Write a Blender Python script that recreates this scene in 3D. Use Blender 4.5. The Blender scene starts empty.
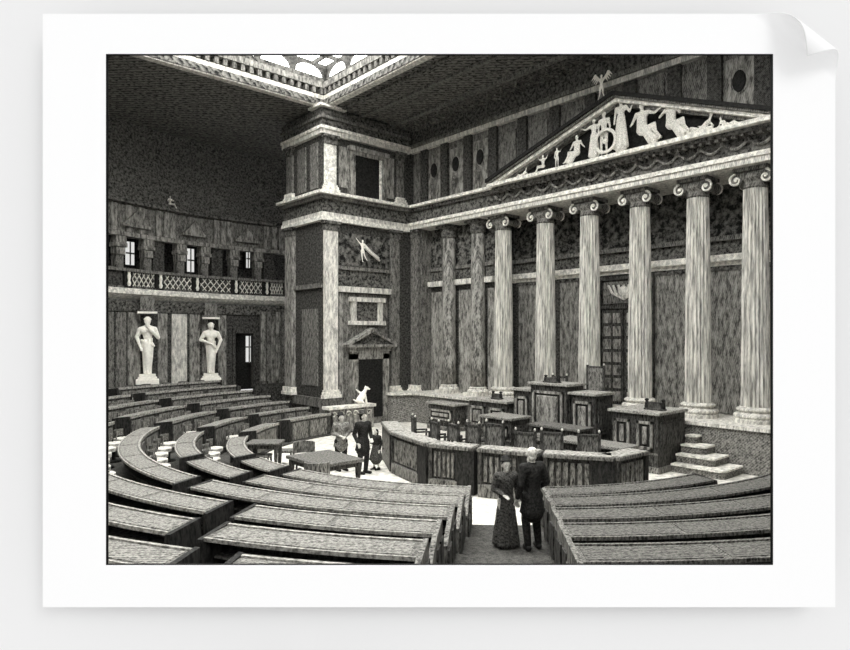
import bpy, bmesh, math, random
from mathutils import Vector, Matrix
random.seed(7)
R_ = math.radians
C = bpy.context.scene.collection
# ------------------------------------------------------------------ view set-up (hall frame: X towards the portico wall, Y along it)
F = 625.0; HY = 336.0; H = 4.0
RX, RY = 0.7477392631, -0.6639924656        # camera right
FX, FY = 0.6639924656, 0.7477392631         # camera forward
CX, CY = 15.0, 14.0                          # centre of the seating
def depth(x, y): return x*FX + y*FY
def ray(px):
    s = (px-425)/F
    return FX+s*RX, FY+s*RY
def ang(px, R=18.0):
    rx, ry = ray(px); A = rx*rx+ry*ry; B = -2*(rx*CX+ry*CY); c = CX*CX+CY*CY-R*R
    d = (-B+math.sqrt(B*B-4*A*c))/2/A
    return math.degrees(math.atan2(ry*d-CY, rx*d-CX))
def yon(px, X):
    rx, ry = ray(px); return ry*X/rx
def xon(px, Y):
    rx, ry = ray(px); return rx*Y/ry
def P(px, py, z):
    rx, ry = ray(px); d = (H-z)*F/(py-HY); return rx*d, ry*d
# ------------------------------------------------------------------ materials
def lin(v):
    v /= 255.0
    return v/12.92 if v <= .04045 else ((v+.055)/1.055)**2.4
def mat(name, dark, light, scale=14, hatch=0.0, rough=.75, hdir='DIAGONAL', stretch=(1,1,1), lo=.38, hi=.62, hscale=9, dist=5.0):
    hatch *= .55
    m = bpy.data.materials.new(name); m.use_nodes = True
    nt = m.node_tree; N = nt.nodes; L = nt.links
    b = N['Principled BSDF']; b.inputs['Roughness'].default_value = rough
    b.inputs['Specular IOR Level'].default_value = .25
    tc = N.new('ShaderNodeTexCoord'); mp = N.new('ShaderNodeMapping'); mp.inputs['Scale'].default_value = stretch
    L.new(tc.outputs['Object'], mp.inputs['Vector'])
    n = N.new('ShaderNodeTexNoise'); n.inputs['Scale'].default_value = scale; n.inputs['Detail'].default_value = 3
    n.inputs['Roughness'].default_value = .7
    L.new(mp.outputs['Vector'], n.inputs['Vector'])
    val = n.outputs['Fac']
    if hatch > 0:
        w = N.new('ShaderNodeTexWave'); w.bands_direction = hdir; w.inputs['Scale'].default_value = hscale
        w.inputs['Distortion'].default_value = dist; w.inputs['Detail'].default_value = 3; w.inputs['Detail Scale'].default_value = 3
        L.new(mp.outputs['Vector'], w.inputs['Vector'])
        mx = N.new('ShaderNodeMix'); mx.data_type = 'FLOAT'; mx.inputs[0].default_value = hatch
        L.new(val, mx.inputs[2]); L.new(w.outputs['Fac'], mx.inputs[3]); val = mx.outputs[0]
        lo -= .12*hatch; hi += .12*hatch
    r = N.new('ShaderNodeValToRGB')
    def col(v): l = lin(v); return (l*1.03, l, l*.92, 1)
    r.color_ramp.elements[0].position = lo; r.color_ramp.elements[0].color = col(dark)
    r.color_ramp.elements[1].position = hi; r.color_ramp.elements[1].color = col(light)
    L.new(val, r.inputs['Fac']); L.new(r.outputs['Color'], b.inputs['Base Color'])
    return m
def plain(name, v, rough=.6, rgb=None):
    m = bpy.data.materials.new(name); m.use_nodes = True
    b = m.node_tree.nodes['Principled BSDF']; l = lin(v)
    b.inputs['Base Color'].default_value = rgb or (l, l, l, 1); b.inputs['Roughness'].default_value = rough
    b.inputs['Specular IOR Level'].default_value = .1
    return m
def emit(name, s):
    m = bpy.data.materials.new(name); m.use_nodes = True; nt = m.node_tree
    nt.nodes.remove(nt.nodes['Principled BSDF'])
    e = nt.nodes.new('ShaderNodeEmission'); e.inputs['Strength'].default_value = s; e.inputs['Color'].default_value = (1, 1, .97, 1)
    nt.links.new(e.outputs[0], nt.nodes['Material Output'].inputs[0]); return m
M = dict(
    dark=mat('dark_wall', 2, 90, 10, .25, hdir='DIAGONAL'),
    ceil=mat('dark_ceiling', 2, 128, 6, .3, hdir='DIAGONAL', hscale=2),
    stone=mat('grey_stone', 46, 138, 11, .3, stretch=(1, 1, .35)),
    pale=mat('pale_marble', 150, 232, 9, .2, stretch=(1, 1, .3)),
    edge=mat('white_moulding', 175, 248, 7, .1),
    shaft=mat('column_marble', 128, 218, 12, 0, stretch=(1, 1, .1)),
    panel=mat('marble_panel', 64, 164, 8, .15, stretch=(1, 1, .3)),
    mural=mat('painted_mural', 16, 120, 4.5, 0, lo=.42, hi=.64),
    frieze=mat('carved_frieze', 4, 118, 8, .1),
    podium=mat('podium_marble', 60, 146, 16, .2, hscale=7),
    floor=mat('white_marble_floor', 178, 232, 5, .1),
    tier=mat('tier_boards', 30, 92, 12, .4, hdir='X'),
    wood=mat('dark_wood', 14, 88, 18, .1, stretch=(1, 1, .35)),
    woodl=mat('carved_wood_panel', 44, 144, 20, .1, stretch=(1, 1, .3)),
    top=mat('desk_top_wood', 48, 128, 18, .3, hdir='Y', hscale=9),
    pad=mat('writing_pad', 66, 156, 18, .4, hdir='DIAGONAL', hscale=9),
    lip=mat('desk_moulding', 96, 182, 15, .1),
    seat=mat('seat_cushion', 140, 225, 12, .15),
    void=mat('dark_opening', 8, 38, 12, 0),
    wooddark=mat('dark_stained_shaded_wood', 12, 52, 18, .1, stretch=(1, 1, .35)),  # dark wood; also carries painted shade of desk gaps and cabinet ends
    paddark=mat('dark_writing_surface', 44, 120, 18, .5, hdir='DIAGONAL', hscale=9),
    jacket=mat('grey_jacket', 80, 150, 20),
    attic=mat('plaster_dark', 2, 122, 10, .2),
    statue=mat('white_plaster', 235, 252, 10, 0),
    relief=mat('grey_plaster', 150, 235, 30, 0, lo=.3, hi=.6),
    cloth=mat('black_cloth', 10, 48, 26, .2),
    clothg=mat('grey_cloth', 30, 92, 26, .2),
    skin=mat('skin', 170, 225, 20), hairw=mat('white_hair', 175, 245, 30), hair=mat('dark_hair', 12, 46, 30),
    card=plain('card_white', 251), wall=plain('backdrop_white', 238.5), black=plain('black_border', 12),
    glass=emit('daylit_glass', 10.0), pane=emit('daylit_pane', .75),
)
# ------------------------------------------------------------------ mesh builder
class MB:
    def __init__(s): s.bm = bmesh.new()
    def face(s, vs):
        try: return s.bm.faces.new(vs)
        except ValueError: return None
    def box(s, x0, x1, y0, y1, z0, z1, T=None):
        v = [s.bm.verts.new(T @ Vector(p) if T else p) for p in
             [(x0,y0,z0),(x1,y0,z0),(x1,y1,z0),(x0,y1,z0),(x0,y0,z1),(x1,y0,z1),(x1,y1,z1),(x0,y1,z1)]]
        for f in ((3,2,1,0),(4,5,6,7),(0,1,5,4),(1,2,6,5),(2,3,7,6),(3,0,4,7)): s.face([v[i] for i in f])
        return s
    def prism(s, pts, h0, h1, axis='z', T=None):   # polygon extruded along an axis
        def mk(a, b, h):
            p = {'z': (a, b, h), 'x': (h, a, b), 'y': (a, h, b)}[axis]
            return s.bm.verts.new(T @ Vector(p) if T else p)
        A = [mk(a, b, h0) for a, b in pts]; B = [mk(a, b, h1) for a, b in pts]; n = len(pts)
        s.face(A[::-1]); s.face(B)
        for i in range(n): s.face([A[i], A[(i+1) % n], B[(i+1) % n], B[i]])
        return s
    def arc(s, prof, R, a0, a1, step=2.0, caps=True, cx=CX, cy=CY, z0=0):   # profile (dr,z) swept round a centre
        n = max(1, int(abs(a1-a0)/step+.5)); rings = []
        for i in range(n+1):
            a = R_(a0+(a1-a0)*i/n)
            rings.append([s.bm.verts.new((cx+(R+dr)*math.cos(a), cy+(R+dr)*math.sin(a), z+z0)) for dr, z in prof])
        k = len(prof)
        for i in range(n):
            for j in range(k): s.face([rings[i][j], rings[i][(j+1) % k], rings[i+1][(j+1) % k], rings[i+1][j]])
        if caps: s.face(rings[0]); s.face(rings[-1][::-1])
        return s
    def lathe(s, prof, cx=0, cy=0, n=24, T=None):
        rings = []
        for r, z in prof:
            rings.append([s.bm.verts.new(T @ Vector((cx+r*math.cos(6.28318*i/n), cy+r*math.sin(6.28318*i/n), z)) if T else
                          (cx+r*math.cos(6.28318*i/n), cy+r*math.sin(6.28318*i/n), z)) for i in range(n)])
        for a, b in zip(rings, rings[1:]):
            for i in range(n): s.face([a[i], a[(i+1) % n], b[(i+1) % n], b[i]])
        s.face(rings[0][::-1]); s.face(rings[-1]); return s
    def tube(s, pts, r, n=8):
        pts = [Vector(p) for p in pts]; rs = r if isinstance(r, (list, tuple)) else [r]*len(pts); rings = []
        for i, p in enumerate(pts):
            d = (pts[min(i+1, len(pts)-1)]-pts[max(i-1, 0)]).normalized()
            u = d.cross(Vector((0, 0, 1)) if abs(d.z) < .9 else Vector((1, 0, 0))).normalized(); w = d.cross(u)
            rings.append([s.bm.verts.new(p+(u*math.cos(6.28318*k/n)+w*math.sin(6.28318*k/n))*rs[i]) for k in range(n)])
        for a, b in zip(rings, rings[1:]):
            for i in range(n): s.face([a[i], a[(i+1) % n], b[(i+1) % n], b[i]])
        s.face(rings[0][::-1]); s.face(rings[-1]); return s
    def cap(s, p0, r0, p1, r1, n=10):          # tapered capsule
        p0 = Vector(p0); p1 = Vector(p1); d = p1-p0; L = max(d.length, 1e-4); d = d/L
        pts = []; rs = []
        for t in (1, .8, .45): pts.append(p0-d*r0*t); rs.append(r0*math.sqrt(max(1-t*t, .01)))
        pts += [p0, p1]; rs += [r0, r1]
        for t in (.45, .8, 1): pts.append(p1+d*r1*t); rs.append(r1*math.sqrt(max(1-t*t, .01)))
        return s.tube(pts, rs, n)
    def ell(s, c, r, n=12):
        rings = []; c = Vector(c)
        for j in range(1, n):
            t = math.pi*j/n
            rings.append([s.bm.verts.new((c.x+r[0]*math.sin(t)*math.cos(6.28318*k/n), c.y+r[1]*math.sin(t)*math.sin(6.28318*k/n), c.z-r[2]*math.cos(t))) for k in range(n)])
        for a, b in zip(rings, rings[1:]):
            for i in range(n): s.face([a[i], a[(i+1) % n], b[(i+1) % n], b[i]])
        s.face(rings[0][::-1]); s.face(rings[-1]); return s
    def mesh(s, name):
        me = bpy.data.meshes.new(name); bmesh.ops.recalc_face_normals(s.bm, faces=s.bm.faces); s.bm.to_mesh(me); s.bm.free(); return me
    def build(s, name, m, parent=None, smooth=False, bevel=0):
        me = s.mesh(name); return link(name, me, m, parent, smooth, bevel)
def link(name, me, m, parent=None, smooth=False, bevel=0):
    o = bpy.data.objects.new(name, me); me.materials.clear(); me.materials.append(M[m] if isinstance(m, str) else m); C.objects.link(o)
    if smooth:
        for p in me.polygons: p.use_smooth = True
    if parent: o.parent = parent
    if bevel:
        b = o.modifiers.new('bevel', 'BEVEL'); b.width = bevel; b.segments = 2; b.limit_method = 'ANGLE'
    return o
def tag(o, label, cat, group=None, kind=None):
    o['label'] = label; o['category'] = cat
    if group: o['group'] = group
    if kind: o['kind'] = kind
    return o
def st(o, label, cat='wall'):
    return tag(o, label, cat, kind='structure')
def empty(name, loc, label, cat, group=None, rz=0):
    o = bpy.data.objects.new(name, None); C.objects.link(o); o.location = loc; o.rotation_euler = (0, 0, rz)
    o.empty_display_size = .1
    return tag(o, label, cat, group)
def remesh(mb, voxel, smooth=4, sub=None):      # union the volumes of mb into one continuous skin
    me = mb.mesh('tmp'); o = bpy.data.objects.new('tmp', me); C.objects.link(o)
    r = o.modifiers.new('r', 'REMESH'); r.mode = 'VOXEL'; r.voxel_size = voxel
    if smooth:
        q = o.modifiers.new('s', 'SMOOTH'); q.iterations = smooth; q.factor = .5
    dg = bpy.context.evaluated_depsgraph_get(); dg.update()
    out = bpy.data.meshes.new_from_object(o.evaluated_get(dg)); bpy.data.objects.remove(o); bpy.data.meshes.remove(me)
    return out

# ================================================================== THE CARD AND THE BACKDROP WALL
DC = 4.07; DW = 4.22
def bp(px, py, D):                               # local board coordinates of a pixel on a plane D in front of the eye
    return (px-425)/F*D, H-(py-HY)/F*D
BT = Matrix(((RX, FX, 0, 0), (RY, FY, 0, 0), (0, 0, 1, 0), (0, 0, 0, 1)))
brot = math.atan2(RY, RX)
ox0, oz1 = bp(106, 54, DC); ox1, oz0 = bp(773, 565, DC)
cx0, cz1 = bp(43, 14, DC); cx1, cz0 = bp(835, 607, DC)
# backdrop wall with an opening behind the card
g = .10; w = MB()
W0, W1, Z0, Z1 = -22, 22, -6, 26
for a in ((W0, ox0-g, Z0, Z1), (ox1+g, W1, Z0, Z1), (ox0-g, ox1+g, Z0, oz0-g), (ox0-g, ox1+g, oz1+g, Z1)):
    w.box(a[0], a[1], DW, DW+.06, a[2], a[3], T=BT)
st(w.build('wall_front', 'wall'), 'plain pale grey backdrop wall behind the white card', 'wall')
card = empty('mounted_card', (FX*DC, FY*DC, cz0), 'large white card with a wide border, rectangular opening and curled top right corner', 'card', rz=brot)
def cardpt(x, z, y=0): return (x, y, z-cz0)
# sheet as a fine grid so the corner can curl
bm = bmesh.new(); px2 = DC/F
xs = sorted(set([cx0, ox0, ox1, cx1]+[ox1+(cx1-ox1)*i/20 for i in range(1, 20)]+[cx1-96*px2+i*1.0*px2 for i in range(0, 96)]))
zs = sorted(set([cz0, oz0, oz1, cz1]+[cz1-96*px2+i*1.0*px2 for i in range(0, 96)]))
ax_, az_ = bp(750, 14, DC); bx_, bz_ = bp(835, 81, DC)
nl = Vector((-(bz_-az_), bx_-ax_)); nl.normalize()
rr = 12.5*px2
def curl(x, z):
    s = (x-ax_)*nl.x+(z-az_)*nl.y
    if s <= 0: return x, 0.0, z
    th = s/rr
    if th < math.pi*1.6: off, h = rr*math.sin(th), rr*(1-math.cos(th))
    else:
        t0 = math.pi*1.02; e = s-t0*rr; off = rr*math.sin(t0)+e*math.cos(t0); h = rr*(1-math.cos(t0))+e*math.sin(t0)
    return x+nl.x*(off-s), -h, z+nl.y*(off-s)
V = {}
for i, x in enumerate(xs):
    for j, z in enumerate(zs):
        a, b, c = curl(x, z); V[i, j] = bm.verts.new((a, b, c-cz0))
for i in range(len(xs)-1):
    for j in range(len(zs)-1):
        mx, mz = (xs[i]+xs[i+1])/2, (zs[j]+zs[j+1])/2
        if ox0 < mx < ox1 and oz0 < mz < oz1: continue
        bm.faces.new([V[i, j], V[i+1, j], V[i+1, j+1], V[i, j+1]])
for v in [v for v in bm.verts if not v.link_faces]: bm.verts.remove(v)
me = bpy.data.meshes.new('sheet'); bm.to_mesh(me); bm.free()
sh = link('sheet', me, 'card', card)
for p in me.polygons: p.use_smooth = abs(p.normal.y) < .9999
so = sh.modifiers.new('t', 'SOLIDIFY'); so.thickness = .006; so.offset = 0
t = 1.6*px2; e = MB()
for a in ((ox0, ox0+t, oz0, oz1), (ox1-t, ox1, oz0, oz1), (ox0, ox1, oz1-t*.5, oz1), (ox0, ox1, oz0, oz0+t*.5)):
    e.box(a[0], a[1], 0, .012, a[2]-cz0, a[3]-cz0)
e.build('border_line', 'black', card)
# dark sleeve joining the card opening to the wall opening
s_ = MB(); q = [(ox0, oz0), (ox1, oz0), (ox1, oz1), (ox0, oz1)]; q2 = [(ox0-g, oz0-g), (ox1+g, oz0-g), (ox1+g, oz1+g), (ox0-g, oz1+g)]
for i in range(4):
    a, b, c, d = q[i], q[(i+1) % 4], q2[(i+1) % 4], q2[i]
    f = [s_.bm.verts.new((p[0], y, p[1]-cz0)) for p, y in ((a, .004), (b, .004), (c, DW-DC), (d, DW-DC))]; s_.face(f)
s_.build('sleeve', 'black', card)

# ================================================================== HALL SHELL
DN = DW+.12                                       # hall starts behind the backdrop
def clip_poly(pts, off=DN):                       # keep the part of a polygon beyond the backdrop
    out = []
    for i in range(len(pts)):
        a, b = pts[i], pts[(i+1) % len(pts)]; da, db = depth(*a)-off, depth(*b)-off
        if da >= 0: out.append(a)
        if (da >= 0) != (db >= 0):
            t = da/(da-db); out.append((a[0]+(b[0]-a[0])*t, a[1]+(b[1]-a[1])*t))
    return out
ZC = 14.0; XT = 14.7; YT = 23.2; XW = 21.6
big = [(-8, -8), (24, -8), (24, 36), (-8, 36)]
f = MB(); f.prism(clip_poly(big), -.3, 0); st(f.build('floor', 'floor'), 'white marble floor of the well of the chamber', 'floor')
# ceiling, with the skylight opening X<14.7, Y<23.2
SX0, SY0 = .5, 2.5
c = MB()
for poly in ([(-8, YT), (24, YT), (24, 36), (-8, 36)], [(XT, -8), (24, -8), (24, YT), (XT, YT)], [(-8, -8), (XT, -8), (XT, SY0), (-8, SY0)], [(-8, SY0), (SX0, SY0), (SX0, YT), (-8, YT)]):
    p = clip_poly(poly)
    if len(p) > 2: c.prism(p, ZC, ZC+.25)
st(c.build('ceiling', 'ceil'), 'dark coffered ceiling around the skylight', 'ceiling')
# skylight lantern: stepped white frame, dentils, arched lunettes, glass roof
def ring(mb, off, z0, z1, thick=.25):
    a, b, c_, d = SX0+off, XT-off, SY0+off, YT-off
    mb.box(a-0, b, d, d+thick, z0, z1); mb.box(b, b+thick, c_, d+thick, z0, z1)
    mb.box(a, b, c_-thick, c_, z0, z1); mb.box(a-thick, a, c_-thick, d+thick, z0, z1)
sk = empty('window_1', (XT/2, YT/2, ZC), 'glazed skylight lantern with arched lunettes and white moulded frame', 'skylight'); sk['kind'] = 'structure'
def skb(mb, n, m): o = mb.build(n, m, sk); o.matrix_parent_inverse = Matrix.Translation(-Vector(sk.location)); return o
m = MB(); ring(m, -.05, ZC-.05, ZC+.45, .3); skb(m, 'frame', 'pale')
m = MB(); ring(m, -.3, ZC+.45, ZC+.75, .3); skb(m, 'dentil_band', 'frieze')
m = MB()
x = SX0
while x < XT: m.box(x, x+.16, YT+.02, YT+.3, ZC+.48, ZC+.72); x += .36
y = SY0
while y < YT: m.box(XT+.02, XT+.3, y, y+.16, ZC+.48, ZC+.72); y += .36
skb(m, 'dentil', 'stone')
m = MB(); ring(m, 0, ZC+.75, ZC+1.0, .5); skb(m, 'upper_moulding', 'panel')
m = MB(); ring(m, -.35, ZC+1.0, ZC+1.35, .3); skb(m, 'lantern_base', 'frieze')
# lunette walls
def lunette_wall(axis, L0, L1, at, z):
    n = int((L1-L0)/1.55); wd = (L1-L0)/n
    for i in range(n):
        c0 = L0+wd*i; cc = c0+wd/2; r = wd*.42
        pts = [(c0, z), (cc-r, z)]+[(cc-r*math.cos(math.pi*k/14), z+.05+r*.62*math.sin(math.pi*k/14)) for k in range(15)]+[(cc+r, z), (c0+wd, z), (c0+wd, z+.6), (c0, z+.6)]
        lw.prism(pts, at, at+.25, axis)
        gp = [(cc-r*math.cos(math.pi*k/14), z+.05+r*.62*math.sin(math.pi*k/14)) for k in range(15)]
        lg.prism([(cc-r, z)]+gp+[(cc+r, z)], at+.12, at+.16, axis)
lw = MB(); lg = MB()
lunette_wall('y', SX0, XT+.35, YT+.35, ZC+1.35); lunette_wall('x', SY0, YT+.35, XT+.35, ZC+1.35)
lw.box(SX0-.4, SX0-.2, SY0, YT, ZC+1.35, ZC+1.95); lw.box(SX0, XT, SY0-.4, SY0-.2, ZC+1.35, ZC+1.95)
skb(lw, 'lunette_frame', 'dark'); skb(lg, 'lunette_glass', 'glass')
m = MB(); x = SX0
while x < XT+.3: m.box(x-.06, x+.06, SY0-.3, YT+.4, ZC+1.82, ZC+1.98); x += 1.55
y = SY0
while y < YT+.3: m.box(SX0-.3, XT+.4, y-.06, y+.06, ZC+1.84, ZC+1.98); y += 1.55
skb(m, 'glazing_bar', 'dark')
m = MB(); m.box(SX0-.4, XT+.6, SY0-.4, YT+.6, ZC+1.98, ZC+2.04); skb(m, 'roof_glass', 'glass')

def wallarc(prof, R, a0, a1, step=1.5, mb=None):
    mb = mb or MB(); a = a0
    while a < a1-1e-6:
        b = min(a+step, a1)
        if all(depth(CX+(R+dr)*math.cos(R_(t)), CY+(R+dr)*math.sin(R_(t))) > DN+.02 for dr, _ in prof for t in (a, b)):
            mb.arc(prof, R, a, b, step)
        a = b
    return mb
# --- rear curved wall: lower storey, gallery, attic
AG0, AG1 = 74, 200
def rect(r0, r1, z0, z1): return [(r0, z0), (r1, z0), (r1, z1), (r0, z1)]
AD1, AD0 = ang(232), ang(255)                       # door to the left of the tower
lowr = wallarc(rect(0, .3, 0, 6.0), 18.0, AD1, AG1); wallarc(rect(0, .3, 0, 6.0), 18.0, AG0, AD0, mb=lowr)
lowr.arc(rect(0, .3, 4.25, 6.0), 18.0, AD0, AD1)
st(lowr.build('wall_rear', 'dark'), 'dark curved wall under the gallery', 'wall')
st(wallarc(rect(0, .3, 5.8, 14.0), 20.3, AG0, AG1).build('wall_gallery', 'dark'), 'dark rear wall of the gallery', 'wall')
st(wallarc(rect(0, 2.3, 5.75, 6.0), 18.0, AG0, AG1).build('floor_gallery', 'tier'), 'floor of the gallery', 'floor')
st(wallarc(rect(0, .4, 10.3, 14.0), 18.1, AG0, AG1).build('wall_attic', 'attic'), 'dark curved wall above the gallery cornice', 'wall')
e = wallarc([(0, 8.75), (.5, 8.75), (.5, 10.3), (0, 10.3)], 18.0, AG0, AG1)
st(e.build('trim_1', 'stone'), 'stone band above the gallery piers', 'trim')
st(wallarc([(-.3, 10.15), (.2, 10.05), (.2, 10.32), (-.3, 10.32)], 18.0, AG0, AG1).build('trim_2', 'frieze'), 'cornice above the gallery', 'trim')
st(wallarc([(-.16, 8.62), (.3, 8.62), (.3, 8.82), (-.16, 8.82)], 18.0, AG0, AG1).build('trim_3', 'panel'), 'moulding above the gallery openings', 'trim')
st(wallarc([(-.42, 5.95), (.0, 5.7), (.1, 6.25), (-.42, 6.2)], 18.0, AG0, AG1).build('trim_4', 'edge'), 'white moulding under the gallery balustrade', 'trim')
st(wallarc([(-.12, 5.15), (0, 5.15), (0, 5.7), (-.2, 5.7)], 18.0, AG0, AG1).build('trim_5', 'frieze'), 'carved dark frieze under the gallery', 'trim')
# vertical marble panels on the lower rear wall
k = 0
for a0, a1, mm in [(113.4, 112.0, 'stone'), (111.6, 110.0, 'stone'), (109.6, 107.6, 'panel'), (104.6, 103.0, 'panel'), (102.2, 99.6, 'pale'), (99.1, 97.4, 'panel'), (96.9, 95.9, 'panel'), (94.0, 92.6, 'panel'),
                   (116, 114, 'stone'), (119, 117, 'panel'), (122, 120, 'stone'), (125, 123, 'panel'), (129, 126.5, 'stone'), (86.4, 85.2, 'stone'), (84.8, 83.4, 'panel'), (82.9, 81.5, 'stone'), (81, 79.5, 'panel')]:
    o = wallarc(rect(-.07, 0, 1.35, 5.1), 18.0, a1, a0, .8).build('trim_6', mm); st(o, 'tall pale panel on the curved rear wall', 'trim')
# gallery piers + pediments + windows
def radial(a, R): return CX+R*math.cos(R_(a)), CY+R*math.sin(R_(a))
def RT(a, R, z=0):    # local: x tangential (towards larger angle negative), y outward
    x, y = radial(a, R); return Matrix.Translation((x, y, z)) @ Matrix.Rotation(R_(a-90), 4, 'Z')
gal = [(ang(120), ang(148)), (ang(181), ang(205)), (ang(234), ang(258))]
for n_, (aa, ab) in enumerate(gal):
    where = ['left', 'middle', 'right'][n_]
    for a, side in ((aa, 'left'), (ab, 'right')):
        p = empty('gallery_pier', (*radial(a, 18.15), 6.0), f'{side} pier with carved bracket capital at the {where} gallery opening', 'pier', rz=R_(a-90))
        MB().box(-.2, .2, -.12, .2, 0, 2.1).build('shaft', 'stone', p)
        MB().box(-.3, .3, -.3, .24, 2.1, 2.3).box(-.24, .24, -.22, .2, 1.75, 2.1).box(-.28, .28, -.26, .2, 2.3, 2.62).build('capital', 'panel', p, bevel=.03)
    am = (aa+ab)/2; wd = abs(aa-ab)*R_(1)*18
    pd = MB(); pd.prism([(-wd*.42, 9.22), (wd*.42, 9.22), (0, 9.85)], -.2, -.02, 'y', T=RT(am, 18.0))
    pd.box(-wd*.5, wd*.5, -.24, 0, 9.08, 9.22, T=RT(am, 18.0)); st(pd.build('trim_7', 'panel'), f'small pediment over the {where} gallery opening', 'trim')
for i, (p0, p1, q0, q1) in enumerate([(124, 133, 242, 265), (186, 193, 249, 272), (245.5, 249, 250, 268)]):
    a = (ang(p0, 20.3)+ang(p1, 20.3))/2; x, y = radial(a, 20.3); d = depth(x, y); hw = (p1-p0)/F*d/2
    z1 = H-(q0-HY)/F*d; z0 = H-(q1-HY)/F*d
    wd = MB(); wd.box(-hw-.12, hw+.12, -.1, 0, z0-.1, z1+.15, T=RT(a, 20.3)); fr = wd.build(f'window_{i+2}', 'void')
    st(fr, ['leftmost bright gallery window', 'middle bright gallery window', 'narrow bright gallery window nearest the tower'][i], 'window')
    m_ = MB(); m_.box(-hw, hw, -.14, -.1, z0, z1, T=RT(a, 20.3)); m_.build('pane', 'pane', fr)
    m_ = MB(); m_.box(-hw, hw, -.17, -.14, (z0+z1)/2-.04, (z0+z1)/2+.04, T=RT(a, 20.3)); m_.box(-.03, .03, -.17, -.14, z0, z1, T=RT(a, 20.3)); m_.build('glazing_bar', 'stone', fr)
for a in (ang(113), ang(128), ang(141), ang(158), ang(166), ang(172), ang(216), ang(223), ang(229), ang(266), ang(274), ang(281), 116, 119, 122, 125, 128):
    o = MB(); o.box(-.14, .14, -.08, 0, 8.85, 10.1, T=RT(a, 18.0)); st(o.build('trim_8', 'panel'), 'flat strip in the gallery attic band', 'trim')
for a in (ang(160), ang(218), ang(270), 117, 123, 129):
    o = MB(); o.box(-.3, .3, 0, .4, 6.0, 8.75, T=RT(a, 18.1)); st(o.build('trim_9', 'dark'), 'dark pier between the gallery openings', 'trim')
# balustrade
bal = empty('balustrade', (*radial(97, 17.75), 6.1), 'long gallery balustrade with white lattice panels and short posts', 'balustrade')
def bl(mb, n, m): o = mb.build(n, m, bal); o.matrix_parent_inverse = Matrix.Translation(-Vector(bal.location)); return o
bl(wallarc(rect(-.36, -.12, 6.98, 7.12), 18.0, AG0, 140), 'rail', 'stone')
bl(wallarc(rect(-.32, -.14, 6.15, 6.3), 18.0, AG0, 140), 'plinth', 'frieze')
posts = [ang(p, 17.75) for p in (127, 159, 196, 235, 266)]
posts = [posts[0]+12, posts[0]+8, posts[0]+4]+posts+[posts[-1]-4, posts[-1]-8]
for a in posts:
    m_ = MB(); m_.box(-.2, .2, -.34, -.12, 6.2, 7.05, T=RT(a, 18)); bl(m_, 'post', 'void')
    m_ = MB(); m_.lathe([(.05, 6.3), (.09, 6.42), (.05, 6.55), (.08, 6.75), (.05, 6.9), (.07, 6.95)], n=10, T=RT(a, 17.6)); bl(m_, 'baluster', 'statue')
for a0, a1 in zip(posts, posts[1:]):
    m_ = MB(); m_.arc(rect(-.2, -.16, 6.25, 7.0), 18.0, a1, a0); bl(m_, 'back_board', 'dark')
    L0 = a0-.8; L1 = a1+.8
    if a0 > 113: 
        continue
    n = 5; m_ = MB(); st_ = (L0-L1)/n
    for i in range(-1, n+1):
        for sgn in (1, -1):
            b0, b1 = L1+st_*i, L1+st_*(i+1.6)
            if sgn < 0: b0, b1 = b1, b0
            za, zb = 6.33, 6.95
            # clip to the panel
            def cl(bA, zA, bB, zB):
                for lim, hi_ in ((L1, False), (L0, True)):
                    f_ = lambda b_: (b_ <= lim+1e-9) if hi_ else (b_ >= lim-1e-9)
                    if not f_(bA) and not f_(bB): return None
                    if not f_(bA): t = (lim-bA)/(bB-bA); zA = zA+(zB-zA)*t; bA = lim
                    if not f_(bB): t = (lim-bB)/(bA-bB); zB = zB+(zA-zB)*t; bB = lim
                return bA, zA, bB, zB
            r_ = cl(b0, za, b1, zb)
            if r_ and abs(r_[0]-r_[2]) > .05: m_.tube([(*radial(r_[0], 17.78), r_[1]), (*radial(r_[2], 17.78), r_[3])], .026, 5)
    bl(m_, 'lattice', 'edge')
# gallery-level door (dark with a bright view through it)
dm = (AD0+AD1)/2; dd = MB(); ww = abs(AD0-AD1)*R_(1)*18
dd.box(-ww/2, -ww/2+.15, -.12, .2, 1.2, 4.3, T=RT(dm, 18)); dd.box(ww/2-.15, ww/2, -.12, .2, 1.2, 4.3, T=RT(dm, 18)); dd.box(-ww/2, ww/2, -.15, .2, 4.15, 4.4, T=RT(dm, 18))
d3 = dd.build('door_1', 'wood'); st(d3, 'tall dark open doorway beneath the gallery', 'door')
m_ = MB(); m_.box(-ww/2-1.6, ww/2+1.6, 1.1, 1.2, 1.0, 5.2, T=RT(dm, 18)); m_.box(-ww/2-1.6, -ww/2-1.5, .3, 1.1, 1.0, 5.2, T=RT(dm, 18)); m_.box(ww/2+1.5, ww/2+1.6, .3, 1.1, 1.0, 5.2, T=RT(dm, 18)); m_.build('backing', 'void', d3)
a = (ang(247, 18.7)+ang(252, 18.7))/2; m_ = MB(); m_.box(-.17, .17, .76, .82, 2.55, 4.0, T=RT(a, 18)); m_.build('pane', 'pane', d3)
m_ = MB(); m_.box(-.03, .03, .7, .75, 2.5, 4.0, T=RT(a, 18)); m_.box(-.2, .2, .7, .75, 3.35, 3.42, T=RT(a, 18)); m_.build('glazing_bar', 'stone', d3)
# tall slim pilasters between door and tower
for p in (262, 268, 277, 283):
    o = MB(); o.box(-.13, .13, -.15, 0, 1.5, 5.4, T=RT(ang(p), 18)); st(o.build('trim_10', 'panel' if p in (262, 277) else 'stone'), 'slim pilaster on the rear wall beside the tower', 'trim')

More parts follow.
